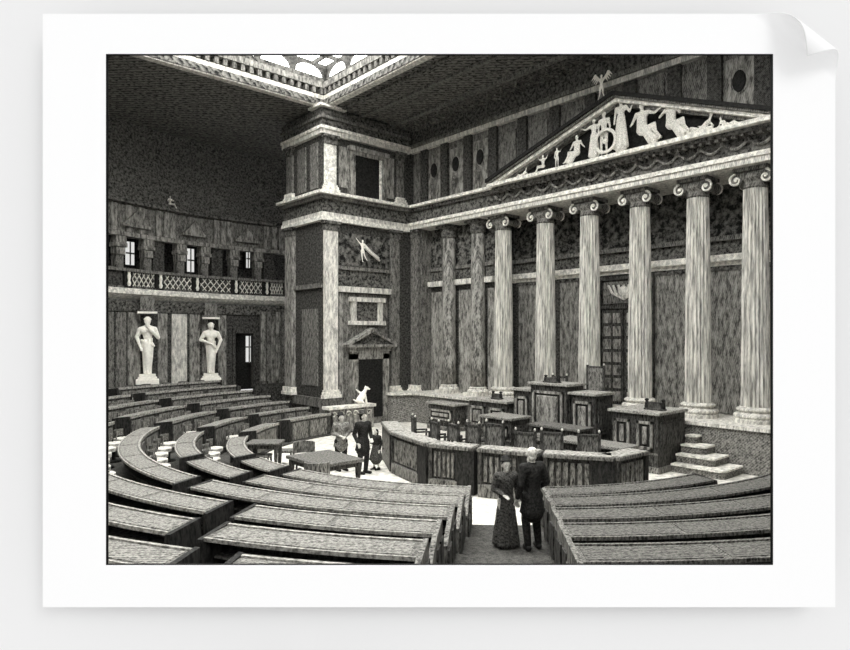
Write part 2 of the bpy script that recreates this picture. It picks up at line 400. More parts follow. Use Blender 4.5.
# --- tower (Y=23.2 face, X=14.7 side)
t_ = MB(); t_.box(XT, XW+.3, YT, YT+3.1, 0, 14.0)
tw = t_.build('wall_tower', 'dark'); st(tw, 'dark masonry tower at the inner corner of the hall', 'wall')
# right wall: behind the colonnade and above it
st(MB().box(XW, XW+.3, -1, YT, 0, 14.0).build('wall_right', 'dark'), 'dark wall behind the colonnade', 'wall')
st(MB().box(19.85, XW, .8, YT, 10.2, 14.0).build('wall_upper', 'stone'), 'upper wall above the colonnade', 'wall')
st(MB().box(XT, XW+.3, .3, .8, 0, 14.0).build('wall_near', 'dark'), 'dark wall closing the near end of the colonnade', 'wall')
nw = MB(); wallarc(rect(0, .3, 0, 14.0), 18.0, -102, -88, mb=nw); nw.box(XT, XT+.3, -4.5, .5, 0, 14)
st(nw.build('wall_side', 'dark'), 'dark curved wall at the near side', 'wall')
# podium
pd = MB(); pd.prism([(18.96, .8), (XW, .8), (XW, YT), (18.0, YT), (18.0, YT-.6), (18.96, YT-1.2)], 0, 1.27)
st(pd.build('floor_podium', 'podium'), 'pale podium under the columns', 'floor')
pd = MB(); pd.prism([(18.88, .8), (XW, .8), (XW, YT), (17.9, YT), (17.9, YT-.7), (18.88, YT-1.3)], 1.27, 1.37)
st(pd.build('trim_11', 'pale'), 'pale top slab of the podium', 'trim')
WL = 20.4; YL = 18.3
st(MB().box(WL, XW, YL, YT, 0, 10.2).build('wall_inner', 'dark'), 'dark wall behind the two engaged columns', 'wall')
# wall dressing behind columns
tr = MB(); tr.box(XW-.35, XW, .8, YT, 6.5, 6.72).box(XW-.2, XW, .8, YT, 6.36, 6.5); st(tr.build('trim_12', 'edge'), 'white moulding along the wall behind the columns', 'trim')
st(MB().box(XW-.1, XW, .8, YT, 6.72, 7.2).build('trim_13', 'frieze'), 'dark carved frieze behind the columns', 'trim')
st(MB().box(XW-.25, XW, .8, YT, 7.2, 7.36).build('trim_14', 'stone'), 'grey moulding below the mural', 'trim')
for z0, z1, p, mm, lb in ((6.36, 6.6, .25, 'pale', 'pale moulding behind the engaged columns'), (6.6, 7.1, .08, 'frieze', 'dark frieze behind the engaged columns'), (7.1, 7.25, .18, 'stone', 'grey moulding behind the engaged columns'), (7.25, 9.1, .04, 'mural', 'painted mural behind the engaged columns')):
    st(MB().box(WL-p, WL, YL, YT, z0, z1).build('trim_15', mm), lb, 'trim')
for y0, y1 in ((18.35, 18.7), (19.5, 20.5), (21.45, 22.4)):
    st(MB().box(WL-.1, WL, y0, y1, 1.4, 6.1).build('trim_15', 'panel'), 'tall pale panel beside the engaged columns', 'trim')
st(MB().box(XW-.05, XW, .8, YT, 7.36, 9.3).build('trim_15', 'mural'), 'painted mural band behind the columns', 'trim')
cols = [(px, yon(px, 20.2)) for px in (503.5, 545.5, 589.5, 640, 698, 755.5)]
ys = [c_[1] for c_ in cols]
spans = [(ys[i+1], ys[i]) for i in range(5)]+[(3.6, ys[5])]
for i, (a, b) in enumerate(spans):
    off = .55                                      # the wall is further away: shift the bay to show between columns
    a2, b2 = a*1.0+.35, b*1.0-.35
    if i == 2: continue
    a2 += .45; b2 += .6 if i < 6 else .1
    b2 = min(b2, 22.9)
    o = MB(); o.box(XW-.1, XW, a2, b2, 1.4, 6.2); st(o.build('trim_16', 'panel'), 'tall pale marble panel between columns', 'trim')
    o = MB(); o.box(XW-.14, XW, a2-.12, b2+.12, 6.2, 6.36); st(o.build('trim_17', 'frieze'), 'dark lintel of a marble panel', 'trim')
# main door behind column 4
dy0, dy1 = 11.75, 13.75
d1 = MB().box(XW-.22, XW, dy0-.22, dy0, 1.37, 6.3).box(XW-.22, XW, dy1, dy1+.22, 1.37, 6.3).box(XW-.22, XW, dy0, dy1, 6.15, 6.3).box(XW-.2, XW, dy0, dy1, 5.05, 5.2).build('door_2', 'wood')
st(d1, 'tall dark coffered double door behind the fourth column', 'door')
MB().box(XW-.08, XW, dy0, dy1, 1.37, 6.3).build('backing', 'wood', d1)
for q in range(2):
    lf = MB(); y0 = dy0+.05+q*1.0; lf.box(XW-.16, XW-.08, y0, y0+.9, 1.4, 5.0); lf = lf.build('leaf', 'wood', d1)
    for i in range(7):
        for j in range(2):
            s1 = MB(); z0 = 1.5+i*.5; s1.box(XW-.2, XW-.16, y0+.08+j*.42, y0+.4+j*.42, z0, z0+.38); s1.box(XW-.23, XW-.2, y0+.16+j*.42, y0+.32+j*.42, z0+.1, z0+.28); s1.build('coffer', 'panel', lf, bevel=.01)
m_ = MB(); m_.box(XW-.14, XW-.08, dy0+.1, dy1-.1, 5.25, 6.1); tp = m_.build('transom', 'stone', d1)
m_ = MB()
for i in range(-3, 4): m_.tube([(XW-.18, (dy0+dy1)/2, 5.4), (XW-.2, (dy0+dy1)/2+i*.16, 5.65), (XW-.18, (dy0+dy1)/2+i*.22, 5.95)], .05, 6)
m_.ell((XW-.2, (dy0+dy1)/2, 5.7), (.08, .25, .2)); m_.build('carving', 'pale', tp)

# entablature of the right wall + portico, then tower
XE = 19.45
def entab(nm, boxes, label): 
    m_ = MB()
    for b in boxes: m_.box(*b[:6])
    return st(m_.build(nm[0], nm[1]), label, 'trim')
entab(('trim_18', 'pale'), [(XE, XW, .8, YT, 9.1, 9.28)], 'lower pale band of the entablature on the column wall')
entab(('trim_19', 'edge'), [(XE-.06, XW, .8, YT, 9.28, 9.42)], 'white upper band of the entablature on the column wall')
entab(('trim_20', 'frieze'), [(XE+.1, XW, .8, YT, 9.42, 10.0)], 'dark carved frieze of the column wall')
entab(('trim_21', 'frieze'), [(XE-.05, XW, 17.5, YT, 9.95, 10.1)], 'dark moulding beneath the cornice')
entab(('trim_22', 'edge'), [(XE-.25, XW, 17.3, YT, 10.1, 10.22)], 'white cornice edge left of the pediment')
def fr_t(z0, z1, p, nm, m_, label):     # bands around tower front and side
    o = MB(); o.box(XT-p, XE, YT-p, YT, z0, z1); o.box(XT-p, XT, YT, YT+3.3, z0, z1); st(o.build(nm, m_), label, 'trim')
fr_t(9.0, 9.2, .22, 'trim_23', 'edge', 'white band on the tower entablature'); fr_t(9.2, 9.38, .16, 'trim_24', 'pale', 'pale band on the tower entablature')
fr_t(9.38, 9.95, .1, 'trim_25', 'frieze', 'dark frieze of the tower'); fr_t(9.95, 10.1, .3, 'trim_26', 'stone', 'underside of the tower cornice'); fr_t(10.1, 10.22, .5, 'trim_27', 'edge', 'white edge of the tower cornice')
fr_t(12.75, 12.95, .2, 'trim_28', 'pale', 'pale lower band of the tower top cornice'); fr_t(12.95, 13.08, .26, 'trim_29', 'edge', 'white band of the tower top cornice'); fr_t(13.08, 13.4, .16, 'trim_30', 'frieze', 'dark frieze at the tower top')
fr_t(13.4, 13.52, .28, 'trim_31', 'stone', 'moulding near the tower top'); fr_t(13.52, 13.85, .2, 'trim_32', 'frieze', 'upper dark frieze of the tower')
o = MB(); o.box(XT-.4, XT+.95, YT-.4, YT+.6, 13.85, 13.95); st(o.build('trim_33', 'edge'), 'white corner slab at the tower top', 'trim')
# upper cornice + frieze of the right wall
for z0, z1, x_, mm, lb in [(12.85, 13.05, 19.62, 'pale', 'pale band under the upper frieze'), (13.05, 13.2, 19.5, 'stone', 'cornice of the upper column wall'), (13.2, 14.0, 19.75, 'frieze', 'ornate dark frieze below the ceiling')]:
    st(MB().box(x_, XW, .8, YT, z0, z1).build('trim_34', mm), lb, 'trim')
# ceiling border bands over the recess
for x0, x1, mm in [(18.6, 19.75, 'frieze'), (18.35, 18.6, 'stone'), (16.6, 16.8, 'stone'), (15.4, 15.6, 'frieze')]:
    st(MB().box(x0, x1, .8, YT, 13.9, 14.0).build('trim_35', mm), 'long ornamental band on the dark ceiling', 'trim')
yy = 1.5
sc = MB()
while yy < YT-.5:
    pts = [(18.7, yy, 13.86), (18.95, yy+.25, 13.84), (19.3, yy+.3, 13.85), (19.55, yy+.05, 13.84), (19.3, yy-.15, 13.85), (19.1, yy, 13.85)]
    sc.tube(pts, .05, 5); yy += .75
st(sc.build('trim_36', 'stone'), 'curling leaf ornament along the ceiling edge', 'trim')
# pilasters of the tower (lower)
def pilaster(x0, x1, y, z0, z1, m_, label, side=False, dp=.16):
    o = MB()
    T = None if not side else None
    if not side:
        o.box(x0, x1, y-dp, y, z0+.35, z1-.4); cb = MB(); cb.box(x0-.12, x1+.12, y-dp-.12, y, z0, z0+.14).box(x0-.08, x1+.08, y-dp-.08, y, z0+.14, z0+.26).box(x0-.04, x1+.04, y-dp-.04, y, z0+.26, z0+.35)
        cc = MB(); cc.box(x0-.04, x1+.04, y-dp-.04, y, z1-.4, z1-.12).box(x0-.12, x1+.12, y-dp-.12, y, z1-.12, z1)
        loc = ((x0+x1)/2, y-dp/2, z0)
    else:     # on plane X=y, spanning Y x0..x1
        o.box(y-dp, y, x0, x1, z0+.35, z1-.4); cb = MB(); cb.box(y-dp-.12, y, x0-.12, x1+.12, z0, z0+.14).box(y-dp-.08, y, x0-.08, x1+.08, z0+.14, z0+.35)
        cc = MB(); cc.box(y-dp-.04, y, x0-.04, x1+.04, z1-.4, z1-.12).box(y-dp-.12, y, x0-.12, x1+.12, z1-.12, z1)
        loc = (y-dp/2, (x0+x1)/2, z0)
    e_ = empty('pilaster', loc, label, 'pilaster')
    for mb, n_, mm in ((o, 'shaft', m_), (cb, 'base', 'edge'), (cc, 'capital', 'frieze')):
        q_ = mb.build(n_, mm, e_); q_.matrix_parent_inverse = Matrix.Translation(-Vector(loc))
pilaster(XT, 15.36, YT, 1.3, 9.0, 'pale', 'bright flat pilaster at the outer corner of the tower')
pilaster(18.35, 18.85, YT, 1.3, 9.0, 'stone', 'grey flat pilaster on the tower face near the inner corner')
pilaster(22.55, 23.05, XE+.25, 1.3, 9.1, 'stone', 'grey flat pilaster on the column wall at the inner corner', side=True)
pilaster(25.55, 26.2, XT, 1.3, 9.0, 'panel', 'narrow pilaster at the left rear edge of the tower side', side=True, dp=.2)
pilaster(XT+.03, 15.3, YT, 10.25, 12.75, 'edge', 'short bright pilaster at the corner of the tower attic', dp=.12)
pilaster(25.7, 26.2, XT, 10.25, 12.75, 'stone', 'short dark pilaster at the back of the tower attic', side=True, dp=.12)
pilaster(18.75, 19.15, YT, 10.25, 12.75, 'stone', 'short grey pilaster in the inner corner of the attic', dp=.12)
st(MB().box(19.75, WL, 22.5, YT, 1.3, 9.1).build('trim_37', 'stone'), 'corner pier behind the inner pilasters', 'trim')
tf = []
def tb(x0, x1, z0, z1, dp, mm, lb, nm='trim_38'): st(MB().box(x0, x1, YT-dp, YT, z0, z1).build(nm, mm), lb, 'trim')
tb(15.36, 18.35, 7.15, 8.6, .03, 'mural', 'mural on the tower face'); tb(15.36, 18.35, 6.95, 7.1, .14, 'stone', 'moulding under the tower mural')
tb(15.45, 18.3, 5.95, 6.2, .22, 'pale', 'pale moulding over the tower niche'); tb(15.36, 18.35, 6.2, 6.95, .04, 'frieze', 'dark band on the tower face')
tb(15.75, 18.2, 1.3, 5.9, .04, 'stone', 'stone field around the tower door'); tb(15.45, 15.7, 1.3, 5.9, .08, 'panel', 'left strip beside the tower door')
tb(15.5, 16.0, 10.6, 12.4, .05, 'panel', 'left panel of the attic'); tb(18.05, 18.6, 10.5, 12.4, .05, 'panel', 'right panel of the attic'); tb(15.95, 18.1, 10.25, 12.4, .03, 'stone', 'panel around the attic window')
for z0, z1, y0, y1 in [(1.8, 5.2, 23.6, 24.9), (10.5, 12.5, 23.6, 24.2), (10.5, 12.5, 24.6, 25.3)]:
    st(MB().box(XT-.06, XT, y0, y1, z0, z1).build('trim_39', 'stone'), 'panel on the side of the tower', 'trim')
st(MB().box(XT-.12, XT, YT, YT+3.1, 6.1, 6.3).box(XT-.1, XT, YT, YT+3.1, 0.9, 1.3).build('trim_40', 'stone'), 'moulding on the side of the tower', 'trim')
st(MB().box(XT-.2, 18.0, YT-.25, YT, .0, 1.3).build('baseboard_tower', 'stone'), 'stone base of the tower', 'trim')
# attic window, square window, door with pediment
w5 = MB().box(16.1, 16.3, YT-.16, YT, 10.25, 12.35).box(17.85, 18.05, YT-.16, YT, 10.25, 12.35).box(15.95, 18.2, YT-.24, YT, 12.3, 12.5).box(16.3, 17.85, YT-.16, YT, 12.15, 12.3).build('window_5', 'panel'); st(w5, 'tall dark window in the tower attic', 'window')
MB().box(16.3, 17.85, YT-.06, YT, 10.25, 12.2).build('pane', 'void', w5); MB().box(17.7, 17.82, YT-.12, YT-.06, 10.25, 12.15).build('reveal', 'edge', w5)
w6 = MB().box(16.1, 16.35, YT-.16, YT, 4.5, 5.75).box(17.6, 17.85, YT-.16, YT, 4.5, 5.75).box(15.98, 17.97, YT-.22, YT, 5.55, 5.75).box(15.98, 17.97, YT-.22, YT, 4.5, 4.68).build('window_6', 'pale'); st(w6, 'square framed niche above the tower door', 'window')
MB().box(16.35, 17.6, YT-.06, YT, 4.68, 5.55).build('pane', 'frieze', w6)
d2 = MB().box(16.0, 16.35, YT-.3, YT, .3, 3.2).box(17.75, 18.1, YT-.3, YT, .3, 3.2).box(16.0, 18.1, YT-.3, YT, 2.95, 3.3).build('door_3', 'panel'); st(d2, 'dark doorway with a pediment in the tower base', 'door')
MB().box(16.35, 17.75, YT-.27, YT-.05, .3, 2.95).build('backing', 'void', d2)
MB().prism([(15.75, 3.62), (18.35, 3.62), (17.05, 4.25)], YT-.3, YT, 'y').build('tympanum', 'frieze', d2)
MB().box(15.7, 18.4, YT-.5, YT, 3.5, 3.62).box(15.85, 18.25, YT-.32, YT, 3.3, 3.5).prism([(15.65, 3.62), (15.85, 3.62), (17.05, 4.2), (18.25, 3.62), (18.45, 3.62), (17.05, 4.36)], YT-.5, YT, 'y').build('gable', 'panel', d2)
# upper right wall: pilaster strips, pale panels with dark oval busts
for a in (22.3, 20.9, 19.4, 17.9, 16.3, 14.7, 13.1, 11.5, 9.9, 8.6, 7.2, 5.6):
    st(MB().box(19.7, 19.85, a-.22, a+.22, 10.22, 12.85).build('trim_41', 'dark'), 'dark strip pilaster on the upper wall', 'trim')
for i, a in enumerate((21.6, 20.15, 18.65, 17.1, 15.5, 13.9, 12.3, 10.7, 9.25, yon(740, 19.8), 6.4)):
    fr = MB().box(19.78, 19.85, a-.42, a+.42, 10.4, 12.5).build('trim_42', 'panel' if i < 3 or i == 9 else 'stone'); st(fr, 'pale panel with a dark oval on the upper wall', 'trim')
    if i not in (0, 1, 2, 9): continue
    pts = [(a+.2*math.cos(6.283*k/20), (11.75)+.33*math.sin(6.283*k/20)) for k in range(20)]
    MB().prism(pts, 19.7, 19.79, 'x').build('oval', 'void', fr, bevel=.02)
    pts = [(a+.26*math.cos(6.283*k/20), (11.75)+.39*math.sin(6.283*k/20)) for k in range(20)]
    MB().prism(pts, 19.75, 19.79, 'x').build('oval_rim', 'panel', fr)

# ================================================================== COLUMNS
ZB = 1.37; ZT = 9.1
def column_parts(e_, r0, r1, flutes=22, volute=True, pl=.62):
    h = ZT-ZB
    m_ = MB(); n = flutes*5; rings = []
    for j in range(13):
        t = j/12; z = .48+(h-1.08)*t; r = r0+(r1-r0)*(t**1.4)
        rings.append([m_.bm.verts.new(((r*(1-.13*max(0, math.sin(math.pi*((i % 5)/5.0)))))*math.cos(6.28318*i/n), (r*(1-.13*max(0, math.sin(math.pi*((i % 5)/5.0)))))*math.sin(6.28318*i/n), z)) for i in range(n)])
    for a, b in zip(rings, rings[1:]):
        for i in range(n): m_.face([a[i], a[(i+1) % n], b[(i+1) % n], b[i]])
    m_.build('shaft', 'shaft', e_)
    b = MB(); b.lathe([(pl, 0), (pl, .1), (pl-.05, .14)], n=36)
    b.build('plinth', 'pale', e_)
    b = MB(); q = r0/.4
    b.lathe([(.56*q, .14), (.6*q, .18), (.6*q, .24), (.56*q, .28), (.46*q, .3), (.45*q, .34), (.5*q, .36), (.53*q, .4), (.5*q, .44), (.42*q, .48)], n=36); b.build('base', 'pale', e_, True)
    c_ = MB(); z = h
    c_.lathe([(r1*.98, z-.62), (r1*1.08, z-.58), (r1*1.0, z-.54), (r1*1.02, z-.44), (r1*1.3, z-.32), (r1*1.3, z-.2)], n=30)
    c_.box(-.46, .46, -.5, .5, z-.12, z); c_.build('capital', 'stone', e_, bevel=.01)
    if volute:
        for sx in (-1, 1):
            for sy in (-1, 1):
                v = MB(); cx_, cy_, cz_ = sx*.36, sy*.43, z-.35; pts = []; rs = []
                for k in range(30):
                    a = math.pi/2+sy*(-1)*k/29*4.4*math.pi*.5*1.15; rad = .205*(1-k/29*.85)
                    pts.append((cx_+sx*.03, cy_+rad*math.cos(a)*1.0, cz_+rad*math.sin(a))); rs.append(.042*(1-.4*k/29))
                v.tube(pts, rs, 6)
                v.ell((cx_+sx*.04, cy_, cz_), (.05, .05, .05), 8)
                v.build('volute', 'edge', e_, True)
        c_ = MB()
        for sx in (-1, 1):
            for sy in (-1, 1):
                c_.prism([(sy*.43+.17*math.cos(6.28318*k/16), z-.35+.17*math.sin(6.28318*k/16)) for k in range(16)], sx*.3, sx*.36, 'x')
            c_.box(min(sx*.3, sx*.38), max(sx*.3, sx*.38), -.43, .43, z-.24, z-.14)
        for sy in (-1, 1): c_.tube([(-.34, sy*.43, z-.33), (0, sy*.4, z-.33), (.34, sy*.43, z-.33)], [.17, .12, .17], 12)
        c_.build('bolster', 'stone', e_)
nth = ['leftmost of the six under the pediment', 'second from the left of the six under the pediment', 'third from the left, just left of the coffered door', 'fourth from the left, just right of the coffered door', 'fifth from the left of the six under the pediment', 'rightmost, at the right edge of the picture']
for i, (px, y) in enumerate(cols):
    e_ = empty('fluted_column', (20.2, y, ZB), 'tall fluted column, '+nth[i], 'column', 'fluted columns of the portico')
    column_parts(e_, .41, .34)
for i, y in enumerate((19.1, 20.95)):
    e_ = empty('engaged_column', (20.1, y, ZB), 'slender smooth grey column against the wall, '+['just left of the portico', 'nearest the inner corner by the tower'][i], 'column')
    h = ZT-ZB; m_ = MB(); m_.lathe([(.34, .4), (.34, 1.5), (.33, 3.5), (.29, h-.6)], n=24); m_.build('shaft', 'panel', e_, True)
    b = MB(); b.box(-.48, .48, -.48, .48, 0, .14).lathe([(.46, .14), (.48, .2), (.44, .27), (.38, .3), (.4, .36), (.34, .4)], n=24); b.build('base', 'pale', e_)
    c_ = MB(); c_.lathe([(.29, h-.6), (.36, h-.5), (.34, h-.2), (.42, h-.12)], n=24).box(-.45, .45, -.45, .45, h-.12, h); c_.build('capital', 'frieze', e_)

# ================================================================== PEDIMENT
py0, py1 = 6.55, 17.45; pym = 11.6; zb = 10.08; zt = 12.1; XP = 18.95
ped = empty('pediment', (XP, pym, 9.95), 'broad triangular pediment with white raking edges over the six columns', 'pediment')
def pb(mb, n, m_, **k): o = mb.build(n, m_, ped, **k); o.matrix_parent_inverse = Matrix.Translation(-Vector(ped.location)); return o
pb(MB().box(XP-.1, 19.84, py0, py1, zb, zb+.13), 'horizontal_cornice', 'edge')
pb(MB().box(XP+.15, 19.84, py0+.1, py1-.1, zb-.12, zb), 'bed_moulding', 'frieze')
dn = MB(); y = py0+.2
while y < py1-.2: pb(MB().box(XP+.22, XP+.4, y, y+.12, zb-.2, zb-.1), 'dentil', 'stone'); y += .25
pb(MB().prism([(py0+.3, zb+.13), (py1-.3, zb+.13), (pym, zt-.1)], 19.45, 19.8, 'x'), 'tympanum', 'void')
def rake(x0, x1, lo_, hi_): 
    out = []
    return [(py0, zb+.1+lo_), (pym, zt+lo_), (py1, zb+.1+lo_), (py1, zb+.1+hi_), (pym, zt+hi_), (py0, zb+.1+hi_)]
pb(MB().prism(rake(0, 0, -.12, 0.0), XP, 19.8, 'x'), 'raking_cornice', 'edge')
pb(MB().prism(rake(0, 0, 0, .07), XP-.12, 19.8, 'x'), 'raking_fillet', 'stone')
pb(MB().prism(rake(0, 0, .07, .2), XP-.2, 19.84, 'x'), 'roof_edge', 'void')
pb(MB().prism(rake(0, 0, -.22, -.12), XP+.2, 19.8, 'x'), 'inner_moulding', 'stone')
# garlands on the portico frieze
gl = MB(); y = 6.8; up = True; pts = []
while y < 17.2:
    for k in range(7): pts.append((XE+.03, y+k*.11, 9.82-.2*math.sin(math.pi*k/6)))
    y += .72
gl.tube(pts, .045, 6); y = 6.8
while y < 17.2: gl.ell((XE+.03, y, 9.84), (.05, .09, .09), 8); y += .72
gar = gl.build('garland', 'panel'); tag(gar, 'long carved garland running in loops along the frieze under the pediment', 'garland')

# ================================================================== FIGURES
def hand(mb, w, d, up=(0, 0, 1), s=1.0, curl_=.5, thumb=1):
    w = Vector(w); d = Vector(d).normalized(); u = Vector(up); side = d.cross(u)
    if side.length < .2: side = d.cross(Vector((1, 0, 0)))
    side.normalize(); nrm = side.cross(d).normalized()
    p = w+d*.09*s
    mb.cap(w+side*.012*s, .022*s, p+side*.022*s, .019*s, 8); mb.cap(w-side*.012*s, .022*s, p-side*.022*s, .019*s, 8)
    for i, L in enumerate((.062, .075, .07, .055)):
        b = p+side*(.033-.022*i)*s; q_ = b+d*L*.55*s+side*(.006-.004*i)*s; t = q_+(d*(1-curl_)-nrm*curl_)*L*.6*s
        mb.cap(b, .0105*s, q_, .0095*s, 7); mb.cap(q_, .0095*s, t, .008*s, 7)
    b = w+d*.03*s+side*.03*s*thumb; q_ = b+(d*.6+side*thumb)*.035*s; mb.cap(b, .013*s, q_, .011*s, 7); mb.cap(q_, .011*s, q_+(d-nrm*.3)*.03*s, .009*s, 7)
def head(mb, c, face, s=1.0):
    c = Vector(c); f_ = Vector(face).normalized(); u = Vector((0, 0, 1)); r = f_.cross(u).normalized()
    mb.ell(c+u*.02*s, (.082*s, .09*s, .1*s), 14); mb.ell(c+f_*.02*s-u*.045*s, (.06*s, .062*s, .07*s), 12)
    mb.cap(c+f_*.088*s+u*.015*s, .01*s, c+f_*.112*s-u*.022*s, .015*s, 8)               # nose
    mb.cap(c+f_*.082*s-u*.055*s-r*.02*s, .009*s, c+f_*.082*s-u*.055*s+r*.02*s, .009*s, 8)   # lips
    mb.ell(c+f_*.07*s-u*.09*s, (.026*s,)*3, 8)                                          # chin
    mb.cap(c+f_*.08*s+u*.035*s-r*.04*s, .01*s, c+f_*.085*s+u*.035*s-r*.015*s, .011*s, 6)
    mb.cap(c+f_*.08*s+u*.035*s+r*.04*s, .01*s, c+f_*.085*s+u*.035*s+r*.015*s, .011*s, 6)
    for k in (-1, 1): mb.ell(c+r*k*.085*s, (.018*s, .018*s, .03*s), 8)
BASE = dict(pel=(0, 0, .93), wst=(0, 0, 1.08), cst=(0, 0, 1.28), nck=(0, 0, 1.46), hd=(0, -.02, 1.6),
            sL=(.18, 0, 1.40), eL=(.24, .03, 1.12), wL=(.24, -.08, .88), sR=(-.18, 0, 1.40), eR=(-.24, .03, 1.12), wR=(-.24, -.08, .88),
            hL=(.09, 0, .9), kL=(.11, -.03, .5), aL=(.11, .03, .08), hR=(-.09, 0, .9), kR=(-.11, -.03, .5), aR=(-.11, .03, .08), face=(0, -1, 0))
def pose(**k): d = dict(BASE); d.update(k); return d
def body(mb, J, s=1.0, hands=True, muscle=1.0):
    J_ = {k: (Vector(v)*s if k != 'face' else Vector(v)) for k, v in J.items()}
    c = lambda a, ra, b, rb: mb.cap(J_[a], ra*s, J_[b], rb*s)
    c('pel', .12, 'wst', .11); c('wst', .11, 'cst', .135*muscle); c('hL', .095, 'hR', .095)
    m1 = J_['cst']; mb.cap(m1+(J_['sL']-m1)*.6, .1*s*muscle, m1+(J_['sR']-m1)*.6, .1*s*muscle)
    c('sL', .065, 'sR', .065); c('nck', .062, 'hd', .05); c('cst', .1, 'nck', .06)
    for q in 'LR':
        c('s'+q, .062*muscle, 'e'+q, .042*muscle); c('e'+q, .043*muscle, 'w'+q, .027)
        c('h'+q, .092, 'k'+q, .058); c('k'+q, .056, 'a'+q, .036)
        f_ = J_['face'].copy(); f_.z = 0; fd = f_.normalized() if f_.length > .1 else Vector((0, -1, 0))
        a = J_['a'+q]; shin = (J_['k'+q]-a).normalized()
        fd = (fd-shin*fd.dot(shin)).normalized() if abs(fd.dot(shin)) < .95 else Vector((0, 0, 1))
        mb.cap(a-shin*.03*s-fd*.03*s, .038*s, a-shin*.045*s+fd*.15*s, .03*s)
        if hands: hand(mb, J_['w'+q], J_['w'+q]-J_['e'+q], s=s, thumb=1 if q == 'L' else -1)
    head(mb, J_['hd'], J_['face'], s)
    return J_
def skirt(mb, top, r0, bot, r1, folds=14, fr=.03, flat=1.0):
    top = Vector(top); bot = Vector(bot); mb.cap(top, r0, bot+(top-bot)*.06, r1*.95, 20)
    for i in range(folds):
        a = 6.28318*i/folds+random.uniform(-.1, .1); v = Vector((math.cos(a), math.sin(a)*flat, 0))
        mb.cap(top+v*r0*.95, fr*.7, bot+v*r1+Vector((0, 0, fr)), fr*1.25, 6)
def addfig(mbfun, voxel, nm, m_, par, sm=3):
    mb = MB(); mbfun(mb); return link(nm, remesh(mb, voxel, sm), m_, par, True)
# --- two near people in the aisle, three people in the well
def person(loc, rz, label, J, h, coat=None, coatm='cloth', legs='trousers', hatf=None, hairm='hair', haircut='short', legm='cloth'):
    e_ = empty('person', loc, label, 'person', rz=rz); s = h/1.72
    addfig(lambda mb: body(mb, J, s), .0085, 'body', 'skin', e_)
    Js = {k: Vector(v)*s for k, v in J.items()}
    def coatf(mb):
        mb.cap(Js['wst'], .145*s, Js['cst'], .16*s, 16); c_ = Js['cst']
        mb.cap(c_+(Js['sL']-c_)*.6, .125*s, c_+(Js['sR']-c_)*.6, .125*s); mb.cap(Js['sL'], .085*s, Js['sR'], .085*s)
        mb.cap(c_, .11*s, Js['nck']-Vector((0, 0, .02*s)), .072*s)
        for q in 'LR': mb.cap(Js['s'+q], .083*s, Js['e'+q], .062*s); mb.cap(Js['e'+q], .062*s, Js['e'+q]+(Js['w'+q]-Js['e'+q])*.92, .045*s)
        if coat: skirt(mb, Js['wst'], .14*s, (0, .01, coat*s), .21*s if legs == 'trousers' else .2*s, 12, .02, .8)
        else: mb.cap(Js['wst'], .14*s, Js['pel'], .14*s)
    addfig(coatf, .014, 'coat' if legs == 'trousers' else 'bodice', coatm, e_)
    if legs == 'trousers':
        def tr_(mb):
            mb.cap(Js['hL'], .12*s, Js['hR'], .12*s)
            for q in 'LR': mb.cap(Js['h'+q], .115*s, Js['k'+q], .078*s); mb.cap(Js['k'+q], .078*s, Js['a'+q]+Vector((0, 0, .03*s)), .062*s)
        addfig(tr_, .014, 'trousers', legm, e_)
    else:
        addfig(lambda mb: skirt(mb, Js['wst']+Vector((0, 0, -.02)), .13*s, (0, .0, legs*s), .25*s, 15, .028), .014, 'skirt', legm, e_)
    def shoe(mb):
        fd = Vector((J['face'][0], J['face'][1], 0)).normalized()
        for q in 'LR':
            a = Js['a'+q]; mb.cap(a-fd*.04*s+Vector((0, 0, -.03*s)), .05*s, a+fd*.155*s+Vector((0, 0, -.04*s)), .042*s); mb.cap(a, .052*s, a+Vector((0, 0, .04*s)), .05*s)
    addfig(shoe, .01, 'shoes', 'cloth', e_)
    hc = Js['hd']; f_ = Vector(J['face']).normalized()
    def hairf(mb):
        mb.ell(hc-f_*.035*s+Vector((0, 0, .045*s)), (.092*s, .095*s, .092*s), 14)
        mb.ell(hc-f_*.045*s-Vector((0, 0, .03*s)), (.075*s, .075*s, .07*s), 12)
        if haircut == 'long': mb.cap(hc-f_*.06*s, .08*s, hc-f_*.07*s-Vector((0, 0, .15*s)), .06*s)
        if haircut == 'beard': mb.ell(hc+f_*.055*s-Vector((0, 0, .1*s)), (.062*s, .06*s, .085*s), 12); mb.ell(hc+f_*.09*s-Vector((0, 0, .055*s)), (.045*s, .02*s, .014*s), 8)
    addfig(hairf, .012, 'hair', hairm, e_)
    if hatf:
        mb = MB(); T = Matrix.Translation(hc-f_*.035*s+Vector((0, 0, .085*s))) @ Matrix.Rotation(R_(-12), 4, 'X')
        if hatf == 'bonnet': mb.lathe([(.1*s, -.01), (.125*s, 0), (.12*s, .02), (.09*s, .03), (.085*s, .09*s), (.03*s, .12*s)], n=20, T=T)
        else: mb.lathe([(.1*s, -.01), (.135*s, 0), (.135*s, .012), (.085*s, .02), (.09*s, .1*s), (.085*s, .11*s)], n=20, T=T)
        mb.build('hat', 'cloth' if hatf == 'bonnet' else 'clothg', e_, True)
    return e_
ZTIER = lambda k: .05+.16*k
def face_to(x, y, tx, ty): return math.atan2(ty-y, tx-x)+math.pi/2
RK = [7.8+1.36*k for k in range(7)]
zp = ZTIER(1)
x, y = P(506, 546, zp); w1 = (x, y); x2, y2 = P(532, 549, zp); m1_ = (x2, y2)
